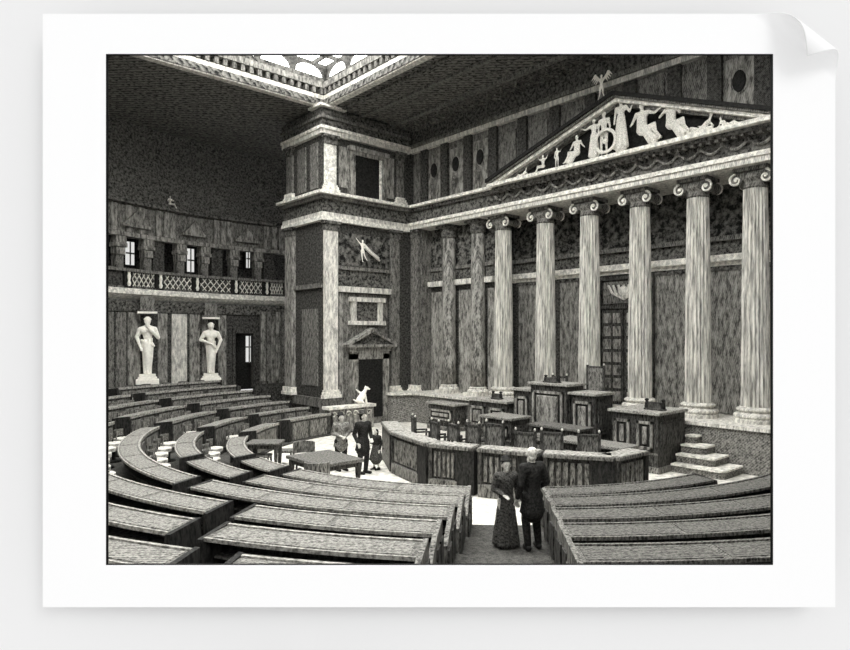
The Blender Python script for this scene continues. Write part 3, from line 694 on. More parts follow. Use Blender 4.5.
person((w1[0], w1[1], zp), brot+R_(12), 'person in a long dark dress and bonnet left of the white-haired man', pose(eR=(-.25, .02, 1.14), wR=(-.12, -.2, 1.06), eL=(.25, .05, 1.13), wL=(.2, -.12, .93), face=(-.1, -1, 0)), 1.56, coat=None, coatm='clothg', legs=.04, hatf='bonnet', haircut='long', legm='clothg')
person((m1_[0], m1_[1], zp), brot+R_(180+28), 'white-haired person in a long black coat seen from behind in the aisle', pose(eR=(-.27, .06, 1.13), wR=(-.2, -.14, .98), eL=(.27, .05, 1.13), wL=(.26, -.06, .88), face=(-.35, -1, 0), hd=(-.01, -.03, 1.6)), 1.80, coat=.62, coatm='cloth', hairm='hairw', haircut='beard')
x, y = P(341, 471, 0)
person((x, y, 0), brot+R_(20), 'person in a short jacket with folded hands, leftmost behind the larger table', pose(eR=(-.25, .03, 1.14), wR=(-.08, -.2, 1.1), eL=(.25, .03, 1.14), wL=(.08, -.2, 1.06), face=(.4, -1, 0)), 1.68, coat=.75, coatm='jacket', hatf='bonnet', haircut='short')
x, y = P(363, 474, 0)
person((x, y, 0), brot+R_(40), 'person in a black coat and flat-topped hat beside the small child', pose(eR=(-.26, .05, 1.13), wR=(-.24, -.1, .9), eL=(.25, 0, 1.14), wL=(.15, -.2, 1.0), face=(.5, -1, 0)), 1.78, coat=.66, coatm='cloth', hatf='hat')
x, y = P(376, 470, 0)
person((x, y, 0), brot-R_(30), 'small child in a dark knee-length dress beside the far group', pose(eR=(-.24, .02, 1.15), wR=(-.14, -.18, 1.1), face=(-.4, -1, 0)), 1.22, coat=None, coatm='cloth', legs=.42, haircut='long', legm='clothg')

# --- two plaster caryatid statues on pedestals
def caryatid(a, zb_, ht, J, label, beard=False):
    x, y = radial(a, 17.4); e_ = empty('statue', (x, y, zb_), label, 'statue', 'white statues under the gallery', rz=math.atan2(-y, -x)+math.pi/2+R_(0))
    s = (ht-.5)/1.79; o = .46
    pd_ = MB(); pd_.box(-.5, .5, -.42, .42, 0, .22).box(-.42, .42, -.36, .36, .22, .32).box(-.36, .36, -.32, .32, .32, .46); pd_.build('pedestal', 'statue', e_, bevel=.02)
    def f_(mb):
        body(mb, J, s, muscle=1.2)
        for q in 'LR':
            S, E_, W_ = (Vector(J[t+q])*s for t in 'seW'.replace('W', 'w')); mb.cap(S, .085*s, E_, .06*s); mb.cap(E_, .06*s, W_, .04*s)
            mb.cap(Vector(J['nck'])*s, .06*s, S, .08*s); mb.ell(Vector(((.09 if q == 'L' else -.09), -.1, 1.3))*s, (.1*s, .06*s, .08*s), 10)
        mb.cap(Vector(J['nck'])*s, .075*s, Vector(J['hd'])*s, .065*s); mb.ell(Vector(J['hd'])*s+Vector((0, 0, .01)), (.1*s, .11*s, .13*s), 12)
    b_ = addfig(f_, .02, 'body', 'statue', e_); b_.location = (0, 0, o)
    def dr(mb):
        Js = {k: Vector(v)*s for k, v in J.items()}
        mb.cap(Js['pel'], .165*s, Vector((.03*s, -.06*s, .5*s)), .125*s, 16); mb.cap(Vector((.03*s, -.06*s, .5*s)), .125*s, Vector((0, 0, .1*s)), .095*s, 16)
        for i in range(9):
            t = 6.28318*i/9; mb.cap(Js['pel']+Vector((math.cos(t)*.16, math.sin(t)*.14, .02*i))*s, .03*s, Vector((math.cos(t+.5)*.1, math.sin(t+.5)*.1, .02))*s, .025*s, 6)
        mb.cap(Js['pel']+Vector((-.16, -.1, .1))*s, .045*s, Js['pel']+Vector((.17, -.1, -.06))*s, .045*s)
    d_ = addfig(dr, .02, 'drapery', 'statue', e_); d_.location = (0, 0, o)
    def hr(mb):
        h_ = Vector(J['hd'])*s; mb.ell(h_+Vector((0, .03, .05))*s, (.1*s, .1*s, .095*s), 12); mb.ell(h_+Vector((0, .07, -.03))*s, (.09*s, .06*s, .09*s), 12)
        for i in range(12): t = 6.28318*i/12; mb.ell(h_+Vector((math.cos(t)*.09, .03+math.sin(t)*.09, .06))*s, (.03*s,)*3, 6)
        if beard: mb.ell(h_+Vector((0, -.07, -.11))*s, (.05*s, .045*s, .09*s), 10)
    h_ = addfig(hr, .018, 'hair', 'statue', e_); h_.location = (0, 0, o)
    c_ = MB(); c_.box(-.42, .42, -.3, .42, ht+.12, ht+.22).box(-.3, .3, -.2, .42, ht+.22, ht+.85); c_.build('console', 'stone', e_); q = MB(); q.box(-.42, .42, -.32, .42, ht+.05, ht+.14); q.build('console_slab', 'statue', e_)
caryatid(ang(147.5, 17.4), 1.75, 3.25, pose(hd=(0, -.04, 1.62), eR=(-.3, .02, 1.14), wR=(-.2, -.14, .84), eL=(.3, -.02, 1.12), wL=(.04, -.22, 1.38), sL=(.2, 0, 1.37), sR=(-.2, 0, 1.36), kL=(.1, -.08, .5), aL=(.07, .0, .08), kR=(-.03, -.02, .5), aR=(-.04, .0, .08), face=(-.3, -1, 0)), 'white bearded statue with a hand at its chin, left one under the gallery', True)
caryatid(ang(211, 17.4), 1.62, 3.2, pose(hd=(0, -.03, 1.6), eR=(-.33, -.04, 1.14), wR=(-.02, -.22, 1.02), eL=(.32, -.02, 1.14), wL=(.2, -.16, .82), sL=(.2, 0, 1.36), sR=(-.2, 0, 1.37), kL=(.06, -.02, .5), aL=(.05, .0, .08), kR=(-.06, -.02, .5), aR=(-.05, .0, .08)), 'white round-headed statue with an arm across its waist, under the gallery')

# --- pediment sculpture
def sculpt(px, zoff, h, rz, J, label, extra=None, m_='relief', X=19.1, name='pediment_figure', z=None, vox=.02):
    y = yon(px, X); e_ = empty(name, (X, y, z if z is not None else zb+.13), label, 'sculpture', 'pediment sculptures' if name == 'pediment_figure' else None, rz=-math.pi/2+rz)
    s = h/1.72
    def f_(mb):
        body(mb, J, s, hands=False); 
        if extra: extra(mb, s)
    me_ = remesh(MBf(f_), vox, 2); zm = min(v.co.z for v in me_.vertices)
    for v in me_.vertices: v.co.z -= zm; v.co.y *= .5
    link('body', me_, m_, e_, True)
    return e_
def MBf(f_): mb = MB(); f_(mb); return mb
SIT = dict(pel=(0, 0, .45), wst=(0, 0, .6), cst=(0, 0, .82), nck=(0, 0, 1.0), hd=(0, -.03, 1.14), sL=(.18, 0, .94), eL=(.3, -.05, .75), wL=(.38, -.2, .95), sR=(-.18, 0, .94), eR=(-.3, -.05, .7), wR=(-.3, -.25, .6), hL=(.09, 0, .45), hR=(-.09, 0, .45), face=(0, -1, 0))
def sit(side, **k): # legs to one side
    d = dict(SIT); d.update(kL=(side*.42, -.15, .52), aL=(side*.5, -.15, .1), kR=(side*.38, -.2, .4), aR=(side*.62, -.2, .1)); d.update(k); return d
def recl(side, **k):
    d = dict(pel=(0, 0, .2), wst=(-side*.12, 0, .28), cst=(-side*.3, 0, .42), nck=(-side*.42, 0, .56), hd=(-side*.47, -.03, .7), sL=(-side*.32+.1, -.08, .52), eL=(-side*.2, -.15, .3), wL=(side*.05, -.18, .35), sR=(-side*.42-.05, 0, .5), eR=(-side*.58, 0, .26), wR=(-side*.5, -.1, .08),
             hL=(.03*side, -.05, .2), hR=(.03*side, .05, .2), kL=(side*.4, -.08, .38), aL=(side*.7, -.08, .1), kR=(side*.45, .04, .2), aR=(side*.85, .02, .1), face=(side*.4, -1, 0)); d.update(k); return d
drape = lambda side: (lambda mb, s: (skirt(mb, Vector((side*.05, -.05, .5))*s, .12*s, Vector((side*.38, -.1, .05))*s, .17*s, 7, .035), mb.cap(Vector((0, 0, .8))*s, .16*s, Vector((0, 0, .45))*s, .17*s)))
def shield(mb, s):
    for k in range(18):
        a, b = 6.28318*k/18, 6.28318*(k+1)/18
        mb.cap(Vector((.15+.42*math.cos(a), -.3, .55+.42*math.sin(a)))*s, .07*s, Vector((.15+.42*math.cos(b), -.3, .55+.42*math.sin(b)))*s, .07*s, 6)
    mb.ell(Vector((.15, -.3, .55))*s, (.12*s, .1*s, .12*s), 10)
sculpt(522, 0, .8, 0, recl(-1), 'small curled reclining figure in the far left tip of the pediment')
sculpt(543, 0, .95, 0, sit(-1, eL=(.3, 0, .95), wL=(.42, -.05, 1.2), eR=(-.32, 0, .95), wR=(-.42, -.05, 1.2)), 'crouching figure with raised arms, second from left in the pediment')
sculpt(557, 0, .8, 0, pose(eL=(.3, 0, 1.3), wL=(.42, -.05, 1.5)), 'small standing child figure near the left end of the pediment')
sculpt(577, 0, 1.35, 0, sit(-1, wL=(.45, -.1, .6)), 'seated draped woman leaning left in the left half of the pediment', drape(-1))
sculpt(594, 0, 1.35, 0, pose(eR=(-.42, -.05, 1.3), wR=(-.68, -.1, 1.42)), 'standing figure stretching an arm to the left in the pediment', lambda mb, s: skirt(mb, Vector((0, 0, 1.0))*s, .15*s, Vector((0, 0, .03))*s, .24*s, 9, .04))
sculpt(604, 0, 1.6, 0, pose(), 'figure behind a big round shield near the middle of the pediment', shield)
sculpt(621, 0, 1.72, 0, pose(eL=(.32, 0, 1.2), wL=(.45, -.1, 1.38)), 'tall draped standing woman under the peak of the pediment', lambda mb, s: skirt(mb, Vector((0, 0, 1.1))*s, .14*s, Vector((0, 0, .03))*s, .26*s, 10, .04))
sculpt(642, 0, 1.95, 0, sit(1, wL=(.62, -.1, .95), eL=(.4, -.05, .85)), 'large seated bearded figure pointing right of the pediment peak', drape(1))
sculpt(671, 0, 1.75, 0, sit(1, eR=(-.35, -.1, .75), wR=(-.15, -.25, .9)), 'seated figure with a bent knee in the right half of the pediment', drape(1))
sculpt(700, 0, 1.2, 0, recl(-1, hd=(.5, -.03, .75)), 'reclining figure propped on an elbow in the right half of the pediment', lambda mb, s: mb.cap(Vector((-.5, -.1, .15))*s, .14*s, Vector((.5, -.1, .15))*s, .12*s))
sculpt(728, 0, .8, 0, recl(1), 'low lying figure in the far right end of the pediment', lambda mb, s: mb.cap(Vector((-.6, -.05, .15))*s, .12*s, Vector((.6, -.05, .15))*s, .1*s))
def wings(mb, s):
    for k in (-1, 1):
        mb.cap(Vector((k*.1, .05, 1.35))*s, .08*s, Vector((k*.5, .05, 1.75))*s, .1*s)
        for i in range(4): mb.cap(Vector((k*(.25+.1*i), .05, 1.5+.08*i))*s, .06*s, Vector((k*(.45+.1*i), .05, 1.15+.12*i))*s, .03*s)
a_ = sculpt(601.5, 0, .95, 0, pose(eL=(.3, 0, 1.6), wL=(.45, 0, 1.85), eR=(-.3, 0, 1.6), wR=(-.45, 0, 1.85), aL=(.25, 0, .1), aR=(-.25, 0, .1)), 'small pale winged figure standing on the peak of the pediment', wings, 'statue', X=19.3, name='winged_figure', z=zt+.2)
# relief figure on the tower mural, sculpture on the carved parapet, tiny figure on the gallery cornice
def onY(px, Y): return xon(px, Y)
e_ = empty('wall_figure', (onY(363, YT-.15), YT-.12, 7.3), 'small white flying figure with outstretched arms on the tower mural', 'sculpture')
me_ = remesh(MBf(lambda mb: body(mb, pose(eL=(.4, 0, 1.25), wL=(.75, 0, 1.0), eR=(-.35, 0, 1.55), wR=(-.6, 0, 1.8), kL=(.15, -.05, .6), aL=(.35, 0, .3), kR=(-.05, 0, .5), aR=(.0, 0, .15)), .62, hands=False)), .02, 2)
for v in me_.vertices: v.co.y *= .5
q = link('body', me_, 'statue', e_, True)
m_ = MB(); m_.cap((.15, 0, .75), .05, (.85, 0, .3), .09, 8).cap((.1, 0, .7), .05, (.95, 0, .2), .05, 8); m_.build('drapery', 'relief', e_, True)
for i, y in enumerate((21.6, 20.15, 18.65)):
    e_ = empty('wall_figure', (19.62, y, 10.4), 'grey wall figure, '+['nearest the inner corner', 'second from the inner corner', 'third from the inner corner, by the pediment tip'][i], 'sculpture', rz=-math.pi/2)
    me_ = remesh(MBf(lambda mb: body(mb, pose(eL=(.25, -.05, 1.15), wL=(.05, -.1, 1.3)), .55, hands=False)), .02, 2)
    link('body', me_, 'stone', e_, True)
a = ang(170, 17.9); x, y = radial(a, 17.9)
e_ = empty('cornice_figure', (x, y, 10.32), 'tiny pale seated figure on the dark cornice above the gallery', 'sculpture', rz=R_(a-90))
me_ = remesh(MBf(lambda mb: body(mb, sit(1), .5, hands=False)), .025, 2); zm = min(v.co.z for v in me_.vertices)
for v in me_.vertices: v.co.z -= zm
link('body', me_, 'relief', e_, True)
# carved marble parapet with crouching sculpture before the tower door
xa, xb = onY(327, 22.2), onY(371, 22.2)
pr = empty('marble_parapet', ((xa+xb)/2, 22.2, 0), 'white marble parapet with carved scrolls in front of the tower door', 'parapet')
def lb_(mb, n, mm, par, loc): o = mb.build(n, mm, par, bevel=.01); o.matrix_parent_inverse = Matrix.Translation(-Vector(loc)); return o
L_ = pr.location
lb_(MB().box(xa, xb, 22.0, 22.4, 0, .92), 'body', 'panel', pr, L_); lb_(MB().box(xa-.08, xb+.08, 21.92, 22.48, .92, 1.04), 'coping', 'edge', pr, L_)
cv = MB(); x = xa+.2
while x < xb-.1:
    cv.tube([(x+.14*math.cos(t*.6)*(1-t*.07), 21.97, .7+.14*math.sin(t*.6)*(1-t*.07)) for t in range(12)], .025, 5); x += .36
lb_(cv, 'carving', 'edge', pr, L_)
e_ = empty('crouching_sculpture', (onY(362, 22.2), 22.2, 1.04), 'white crouching creature sculpture on the marble parapet', 'sculpture', rz=R_(-20))
def croc(mb):
    mb.cap((-.1, 0, .18), .16, (.05, 0, .42), .13); mb.cap((.05, 0, .42), .1, (.16, 0, .62), .07); mb.ell((.2, 0, .68), (.11, .08, .08), 10); mb.cap((.24, 0, .67), .05, (.34, 0, .64), .035)
    mb.cap((.12, .07, .4), .05, (.2, .07, .04), .035); mb.cap((.12, -.07, .4), .05, (.2, -.07, .04), .035); mb.cap((-.1, .1, .14), .09, (.05, .12, .05), .05); mb.cap((-.1, -.1, .14), .09, (.05, -.12, .05), .05)
    mb.cap((-.05, 0, .45), .06, (-.25, 0, .62), .03); mb.cap((-.2, 0, .1), .04, (-.38, 0, .2), .03); mb.ell((.16, .05, .76), (.02, .02, .04), 6); mb.ell((.16, -.05, .76), (.02, .02, .04), 6)
link('body', remesh(MBf(croc), .016, 2), 'statue', e_, True)

# ================================================================== TIERS AND DESKS
A1P = (9.4, 8.15); A1D = (math.cos(R_(219.8)), math.sin(R_(219.8)))
A2P = (7.7, 13.3); A2D = (-.645, -.764)
def perp(x, y, p, d): return abs((x-p[0])*d[1]-(y-p[1])*d[0]), (x-p[0])*d[0]+(y-p[1])*d[1]
def gang(px, py, k):
    x, y = P(px, py, ZTIER(k)+.8); return math.degrees(math.atan2(y-CY, x-CX)) % 360
GA = [gang(*p) for p in ((280, 471, 0), (246, 477, 1), (179, 485, 2), (247, 503, 3), (212, 523, 4), (206, 560, 5), (206, 560, 5))]
GB = [gang(222, 460, 0), gang(163, 461, 1)]
def ok(k, a, R):
    x, y = radial(a, R); d = depth(x, y)
    if d < DN+.35: return None
    q, t_ = perp(x, y, A1P, A1D); 
    if q < .80+.02*max(t_, 0) and t_ > -2: return None
    hw = .26/R/R_(1)
    if abs(a-GA[k]) < hw or (k < 2 and abs(a-GB[k]) < hw*1.1): return None
    if abs(a-141) < 3.2*8/R*1.2 or abs(a-119) < 2.2*9/R: return None
    if a < 219 and y > YT-.8 and x > 14.0: return None
    if a < 95 and a > 0 and k > 0: return None
    if a < 98: return None
    if a > 270 and x > 17.3: return None
    if a > 300: return None
    if k == 0 and a > 262: return None
    if a > 200 and y < 1.6 and x > 13.6: return None
    if a > 219 and depth(x-CX, 0) is None: return None
    if a > 200:
        # right of or left of the central aisle
        s = (x-A1P[0])*A1D[1]-(y-A1P[1])*A1D[0]
        if s < 0: return 'near right'
    if a > GA[k]: return 'near left'
    if a > 141: return 'inner left curve' if k < 2 and a < GB[k] else 'left curve'
    return 'far left' if a > 119 else 'far right'
# tiers
prev = None
for k in range(7):
    r0 = RK[k]-.42; r1 = RK[k+1]-.42 if k < 6 else 18.0
    tm = MB(); a = 88.0
    while a < 300:
        b = a+1.0
        x, y = radial(a+.5, r0)
        if min(depth(*radial(t, r)) for t in (a, b) for r in (r0, r1)) > DN+.05 and not (y > YT-.5 and x > XT-.3) and not (x > 17.8) and not max(radial(a, r1)[1], radial(b, r1)[1]) > YT+.0 and radial(a, r1)[0] > 0 or \
           (min(depth(*radial(t, r)) for t in (a, b) for r in (r0, r1)) > DN+.05 and radial(a, r1)[0] < XT-.35 and x < 14.3):
            if radial(a, r1)[0] < 17.9: tm.arc(rect(0, r1-r0, 0 if k == 0 else .001, ZTIER(k)), r0, a, b, 1.0)
        a = b
    st(tm.build('floor_tier', 'tier'), f'curved wooden tier {["at the well floor","second up","third up","fourth up","fifth up","sixth up","at the rear wall"][k]}', 'floor')
# top walkway
tm = wallarc(rect(-1.35, 0, 0, 1.4), 18.0, 92, 190, 1.0); st(tm.build('floor_walkway', 'tier'), 'raised walkway along the curved rear wall', 'floor')
kn = ['first', 'second', 'third', 'fourth', 'fifth', 'sixth', 'seventh']
desks = []
for k in range(7):
    R = RK[k]; run = []; a = 92.0; step = .25
    while a <= 300:
        b = ok(k, a, R)
        if run and (b != run[0]):
            if run[2]-run[1] > 3.0: desks.append((k, run[0], run[1], run[2]))
            run = []
        if b and not run: run = [b, a, a]
        elif b: run[2] = a
        a += step
    if run and run[2]-run[1] > 3: desks.append((k, run[0], run[1], run[2]))
rowlen = {}
for k, blk, a0, a1 in desks:
    R = RK[k]; zt_ = ZTIER(k); mid = (a0+a1)/2; x, y = radial(mid, R)
    e_ = empty('curved_desk', (x, y, zt_), '', 'desk', f'curved desk rows of the {blk} block')
    e_['label'] = f'curved wooden desk, {kn[k]} row from the well in the {blk} block'
    near = blk in ('near left', 'near right')
    def db(mb, n, m_, par=e_, **kk):
        o = mb.build(n, m_, par, **kk); o.matrix_parent_inverse = Matrix.Translation(-Vector((x, y, zt_))) if par is e_ else Matrix.Identity(4); return o
    # sloping top, raised lip on the inner edge
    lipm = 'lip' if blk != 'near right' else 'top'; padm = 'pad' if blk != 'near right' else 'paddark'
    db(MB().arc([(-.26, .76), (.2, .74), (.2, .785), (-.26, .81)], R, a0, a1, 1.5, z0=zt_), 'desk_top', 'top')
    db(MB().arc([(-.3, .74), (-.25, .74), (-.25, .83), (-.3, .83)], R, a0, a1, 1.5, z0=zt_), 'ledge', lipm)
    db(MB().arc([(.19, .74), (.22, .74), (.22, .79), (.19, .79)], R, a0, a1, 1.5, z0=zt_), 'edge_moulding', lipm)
    db(MB().arc(rect(-.26, -.2, -.14 if k else -.03, .78), R, a0, a1, 1.5, z0=zt_), 'front_panel', 'wooddark' if near else 'wood')  # near fronts darker: kneehole shade put into the wood colour
    arcL = (a1-a0)*R_(1)*R; n = max(1, int(arcL/1.45)); da = (a1-a0)/n
    pn = MB()
    for i in range(n):
        g0, g1 = a0+da*(i+.1), a0+da*(i+.9)
        pn.arc(rect(-.3, -.26, .02, .66), R, g0, (g0+g1)/2-.03*da, 3, z0=zt_); pn.arc(rect(-.3, -.26, .02, .66), R, (g0+g1)/2+.03*da, g1, 3, z0=zt_)
        if (k, blk) not in rowlen or True:
            j0, j1 = a0+da*(i+.03), a0+da*(i+.97)
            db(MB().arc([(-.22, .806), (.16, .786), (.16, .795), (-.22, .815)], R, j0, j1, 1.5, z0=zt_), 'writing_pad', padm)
    db(pn, 'panelling', 'woodl')
    for end, aa in ((0, a0), (1, a1)):
        big_ = near and ((blk == 'near right' and end == 0) or (blk == 'near left' and end == 1))
        sgn = -1 if end == 0 else 1; th = .07/R/R_(1)
        r_out = (.9 if big_ else .26)
        prof = [(-.36, -.14 if k else -.03), (r_out, 0), (r_out, .56 if big_ else .7), (.25, .78 if big_ else .77), (-.32, .84)]
        if not big_: prof[0] = (-.34, 0)
        ep = db(MB().arc(prof, R, min(aa, aa+sgn*th), max(aa, aa+sgn*th), 5, z0=zt_), 'end_panel', 'woodl' if big_ else 'wooddark')  # small end panels darkened to paint in the shade between rows
        if big_:
            ra = MB()
            for r_a, r_b in ((-.26, .02), (.12, .36), (.48, .9)):
                ra.arc(rect(r_a, r_b, .08, .62 if r_b < .5 else .5), R, min(aa+sgn*th, aa+sgn*th*1.4), max(aa+sgn*th, aa+sgn*th*1.4), 5, z0=zt_)
            ra.build('raised_panel', 'wood', ep)
    # foot rail / shelf
    db(MB().arc(rect(-.2, .1, .5, .53), R, a0+.3, a1-.3, 2, z0=zt_), 'shelf', 'wood')
    if near:
        lab = f'long low curved bench behind the {kn[k]} desk row in the {blk} block'
        if min(depth(*radial(t, R+1.0)) for t in (a0, mid, a1)) > DN+.1:
            bx_, by_ = radial(mid, R+.75); be = empty('curved_bench', (bx_, by_, zt_), lab, 'bench', f'curved benches of the {blk} block')
            def bb(mb, n, m_): o = mb.build(n, m_, be); o.matrix_parent_inverse = Matrix.Translation(-Vector((bx_, by_, zt_))); return o
            i0, i1 = a0+.6, a1-.6
            bb(MB().arc(rect(.55, .9, .38, .44), R, i0, i1, 2, z0=zt_), 'seat', 'wooddark')  # seat and support coloured dark for the shade in the gap
            bb(MB().arc([(.8, 0), (.86, 0), (.86, .38), (.8, .38)], R, i0, i1, 2, z0=zt_), 'support', 'void')
            for aa in (i0, i1):
                pts = [(*radial(aa, R+.5), zt_+.02), (*radial(aa, R+.5), zt_+.5), (*radial(aa, R+.56), zt_+.6), (*radial(aa, R+.8), zt_+.62), (*radial(aa, R+.86), zt_+.55), (*radial(aa, R+.86), zt_+.03)]
                bb(MB().tube(pts, .035, 6), 'armrest', 'lip')
# chairs in the curved blocks
def chair_meshes():
    s = MB(); s.prism([(.29*math.cos(6.28318*i/20), .25*math.sin(6.28318*i/20)) for i in range(20)], .46, .55); seat = s.mesh('seat')
    b = MB(); n = 9
    prof = []
    for i in range(n+1):
        a = math.pi*(.12+.76*i/n); prof.append((.27*math.cos(a), .25*math.sin(a)))
    inner = [(x_*.86, y_*.86) for x_, y_ in prof][::-1]
    b.prism(prof+inner, .6, .8); back = b.mesh('backrest')
    f = MB(); f.lathe([(.2, 0), (.2, .04), (.05, .07), (.04, .4), (.12, .42)], n=12)
    for i in (.15, .5, .85):
        a = math.pi*i; f.tube([(.24*math.cos(a), .22*math.sin(a), .42), (.26*math.cos(a), .235*math.sin(a), .7)], .018, 6)
    fr = f.mesh('frame'); return seat, back, fr
sm_, bm_, fm_ = chair_meshes(); first = [True]*3
for me_, mm in ((sm_, 'seat'), (bm_, 'top'), (fm_, 'wooddark')): me_.materials.append(M[mm])
def put(name, me_, par):
    o = bpy.data.objects.new(name, me_); C.objects.link(o); o.parent = par; return o
cproto = None
for k, blk, a0, a1 in desks:
    if blk in ('near left', 'near right'): continue
    R = RK[k]+.64; n = int((a1-a0)*R_(1)*R/.82); da = (a1-a0)/n
    for i in range(n):
        a = a0+da*(i+.5); x, y = radial(a, R)
        if k == 6 and False: continue
        lab = f'low round-backed chair behind the {kn[k]} desk row of the {blk} block'
        c_ = empty('round_chair', (x, y, ZTIER(k)), lab, 'chair', f'chairs behind the {kn[k]} desk row of the {blk} block', rz=R_(a-90+random.uniform(-6, 6)))
        if k >= 6 or blk == 'far right' and k > 2:
            put('backrest', bm_, c_); put('seat', sm_, c_); put('frame', fm_, c_)
        else:
            put('seat', sm_, c_); put('backrest', bm_, c_); put('frame', fm_, c_)

# ================================================================== TABLES AND CHAIRS IN THE WELL
def table(c, ux, L, Wd, h, label, th=.07, leg=.07):
    e_ = empty('table', (c[0], c[1], 0), label, 'table', rz=math.atan2(ux[1], ux[0]))
    MB().box(-L/2, L/2, -Wd/2, Wd/2, h-th, h).build('tabletop', 'top', e_, bevel=.015)
    MB().box(-L/2+.1, L/2-.1, -Wd/2+.08, Wd/2-.08, h-th-.12, h-th).build('apron', 'wood', e_)
    for sx in (-1, 1):
        for sy in (-1, 1):
            T = Matrix.Translation((sx*(L/2-.13), sy*(Wd/2-.11), 0)); MB().lathe([(leg*.5, 0), (leg*.8, .05), (leg*.55, .12), (leg*.9, .4), (leg, h-th-.15), (leg, h-th)], n=8, T=T).build('leg', 'wood', e_)
    return e_
def quad(pts, z): 
    w_ = [P(px, py, z) for px, py in pts]; return w_
q = quad([(293, 454), (325.4, 450), (356, 458), (324.6, 467)], .78)
c_ = (sum(p[0] for p in q)/4, sum(p[1] for p in q)/4)
table(c_, (q[2][0]-q[1][0], q[2][1]-q[1][1]), 1.75, 1.35, .78, 'larger rectangular wooden table in front of the three far people', .09, .08)
T2 = c_
q = quad([(247, 440), (265, 436), (283.5, 439.5), (267, 444)], .9)
c1_ = (sum(p[0] for p in q)/4, sum(p[1] for p in q)/4)
table(c1_, (RX, RY), 1.0, .75, .86, 'smaller square wooden table near the left desks with stools round it', .06, .06)
def stool(px, py, label):
    x, y = P(px, py, .46); e_ = empty('stool', (x, y, 0), label, 'stool', rz=brot)
    MB().box(-.27, .27, -.22, .22, .4, .48).build('seat', 'top', e_, bevel=.03)
    for sx in (-1, 1):
        for sy in (-1, 1): MB().tube([(sx*.22, sy*.17, .4), (sx*.24, sy*.19, 0)], .03, 6).build('leg', 'wood', e_)
stool(262, 455, 'square low stool in front of the smaller table'); stool(285, 450, 'pale-topped stool at the right of the smaller table')
def armchair(px, py, z, rz, label):
    x, y = P(px, py, z); e_ = empty('armchair', (x, y, 0), label, 'chair', rz=rz)
    MB().prism([(.28*math.cos(6.28318*i/20), .26*math.sin(6.28318*i/20)) for i in range(20)], .4, .48).build('seat', 'wood', e_)
    pr = [(.32*math.cos(math.pi*i/12), .3*math.sin(math.pi*i/12)) for i in range(13)]; MB().prism(pr+[(a*.86, b*.86) for a, b in pr[::-1]], .55, .9).build('backrest', 'woodl', e_, bevel=.01)
    for sx, sy in ((-1, -1), (1, -1), (-1, 1), (1, 1)): MB().tube([(sx*.2, sy*.18, .4), (sx*.22, sy*.2, 0)], .03, 6).build('leg', 'wood', e_)
    for sx in (-1, 1): MB().tube([(sx*.27, 0, .45), (sx*.3, 0, .58)], .025, 6).build('arm_post', 'wood', e_)
armchair(304, 449, .7, brot+R_(10), 'round-backed armchair behind the larger table')
armchair(317, 479, .46, brot+R_(190), 'round-backed armchair half hidden before the larger table')

# ================================================================== BARRIER, INNER FURNITURE, ROSTRUM
bpts = [(12.0, 15.9), (11.25, 13.9), (10.9, 12.0), (10.95, 10.35), (11.75, 8.75), (13.7, 7.75)]
# from the photograph: five straight-ish cabinets following a curve
barr = [((392, 462), (381, 436), 1.12), ]
BZ = 1.22
corners = [P(382.5, 421, BZ), P(391, 431, BZ), P(427, 443, BZ), P(476, 447.5, BZ), P(541, 453, BZ), P(617, 457, BZ), P(649, 450, BZ)]
# enforce plan distances that read as a curve round the rostrum
tg = ['leftmost and furthest piece', 'second piece from the left', 'third piece, left of the near couple', 'fourth piece, behind the near couple', 'fifth piece, right of the white-haired man', 'short end piece at the right, turning towards the stairs']
CB = (15.6, 12.2)
for i in range(6):
    a = Vector(corners[i]); b = Vector(corners[i+1]); d = b-a; L = d.length; u = d.normalized(); nrm = Vector((-u.y, u.x))
    if nrm.dot(Vector(CB)-(a+b)/2) < 0: nrm = -nrm
    # slab local frame: x along, y inward
    T = Matrix(((u.x, nrm.x, 0, 0), (u.y, nrm.y, 0, 0), (0, 0, 1, 0), (0, 0, 0, 1)))
    loc = Vector((a.x+(b.x-a.x)/2, a.y+(b.y-a.y)/2, 0))
    e_ = empty('curved_barrier', loc, 'carved barrier cabinet round the rostrum, '+tg[i], 'cabinet', 'cabinets of the barrier round the rostrum')
    def cb(mb, n, m_, **kk): return mb.build(n, m_, e_, **kk)
    h = BZ; l = L/2-.02
    cb(MB().box(-l+.06, l-.06, .06, .5, 0, h-.1, T=T), 'body', 'wood')
    cb(MB().box(-l+.02, l-.06, -.06, .52, h-.1, h-.02, T=T), 'top', 'woodl' , bevel=.01)
    cb(MB().box(-l+.04, l-.1, -.04, .48, h-.02, h, T=T), 'top_inset', 'lip')
    cb(MB().box(-l+.03, l-(.5 if i in (1, 2, 3, 4) else .1), -.03, .55, 0, .32, T=T), 'plinth', 'woodl', bevel=.02)
    ed = .42 if i in (1, 2, 3, 4) else .05
    n = max(2, int(L/.26)); pm = MB(); w_ = (2*l-.3-ed)/n
    for j in range(n): x0 = -l+.15+w_*j; pm.box(x0+.03, x0+w_-.03, 0, .07, .38, h-.2, T=T)
    cb(pm, 'panelling', 'woodl', bevel=.012)
    cb(MB().box(-l+.03, -l+.13, -.02, .54, .3, h-.1, T=T), 'stile', 'wood'); cb(MB().box(l-.13-ed, l-.03, -.02, .54, .02, h-.1, T=T), 'stile', 'wooddark')  # right stile darker: shade between cabinets put into its colour
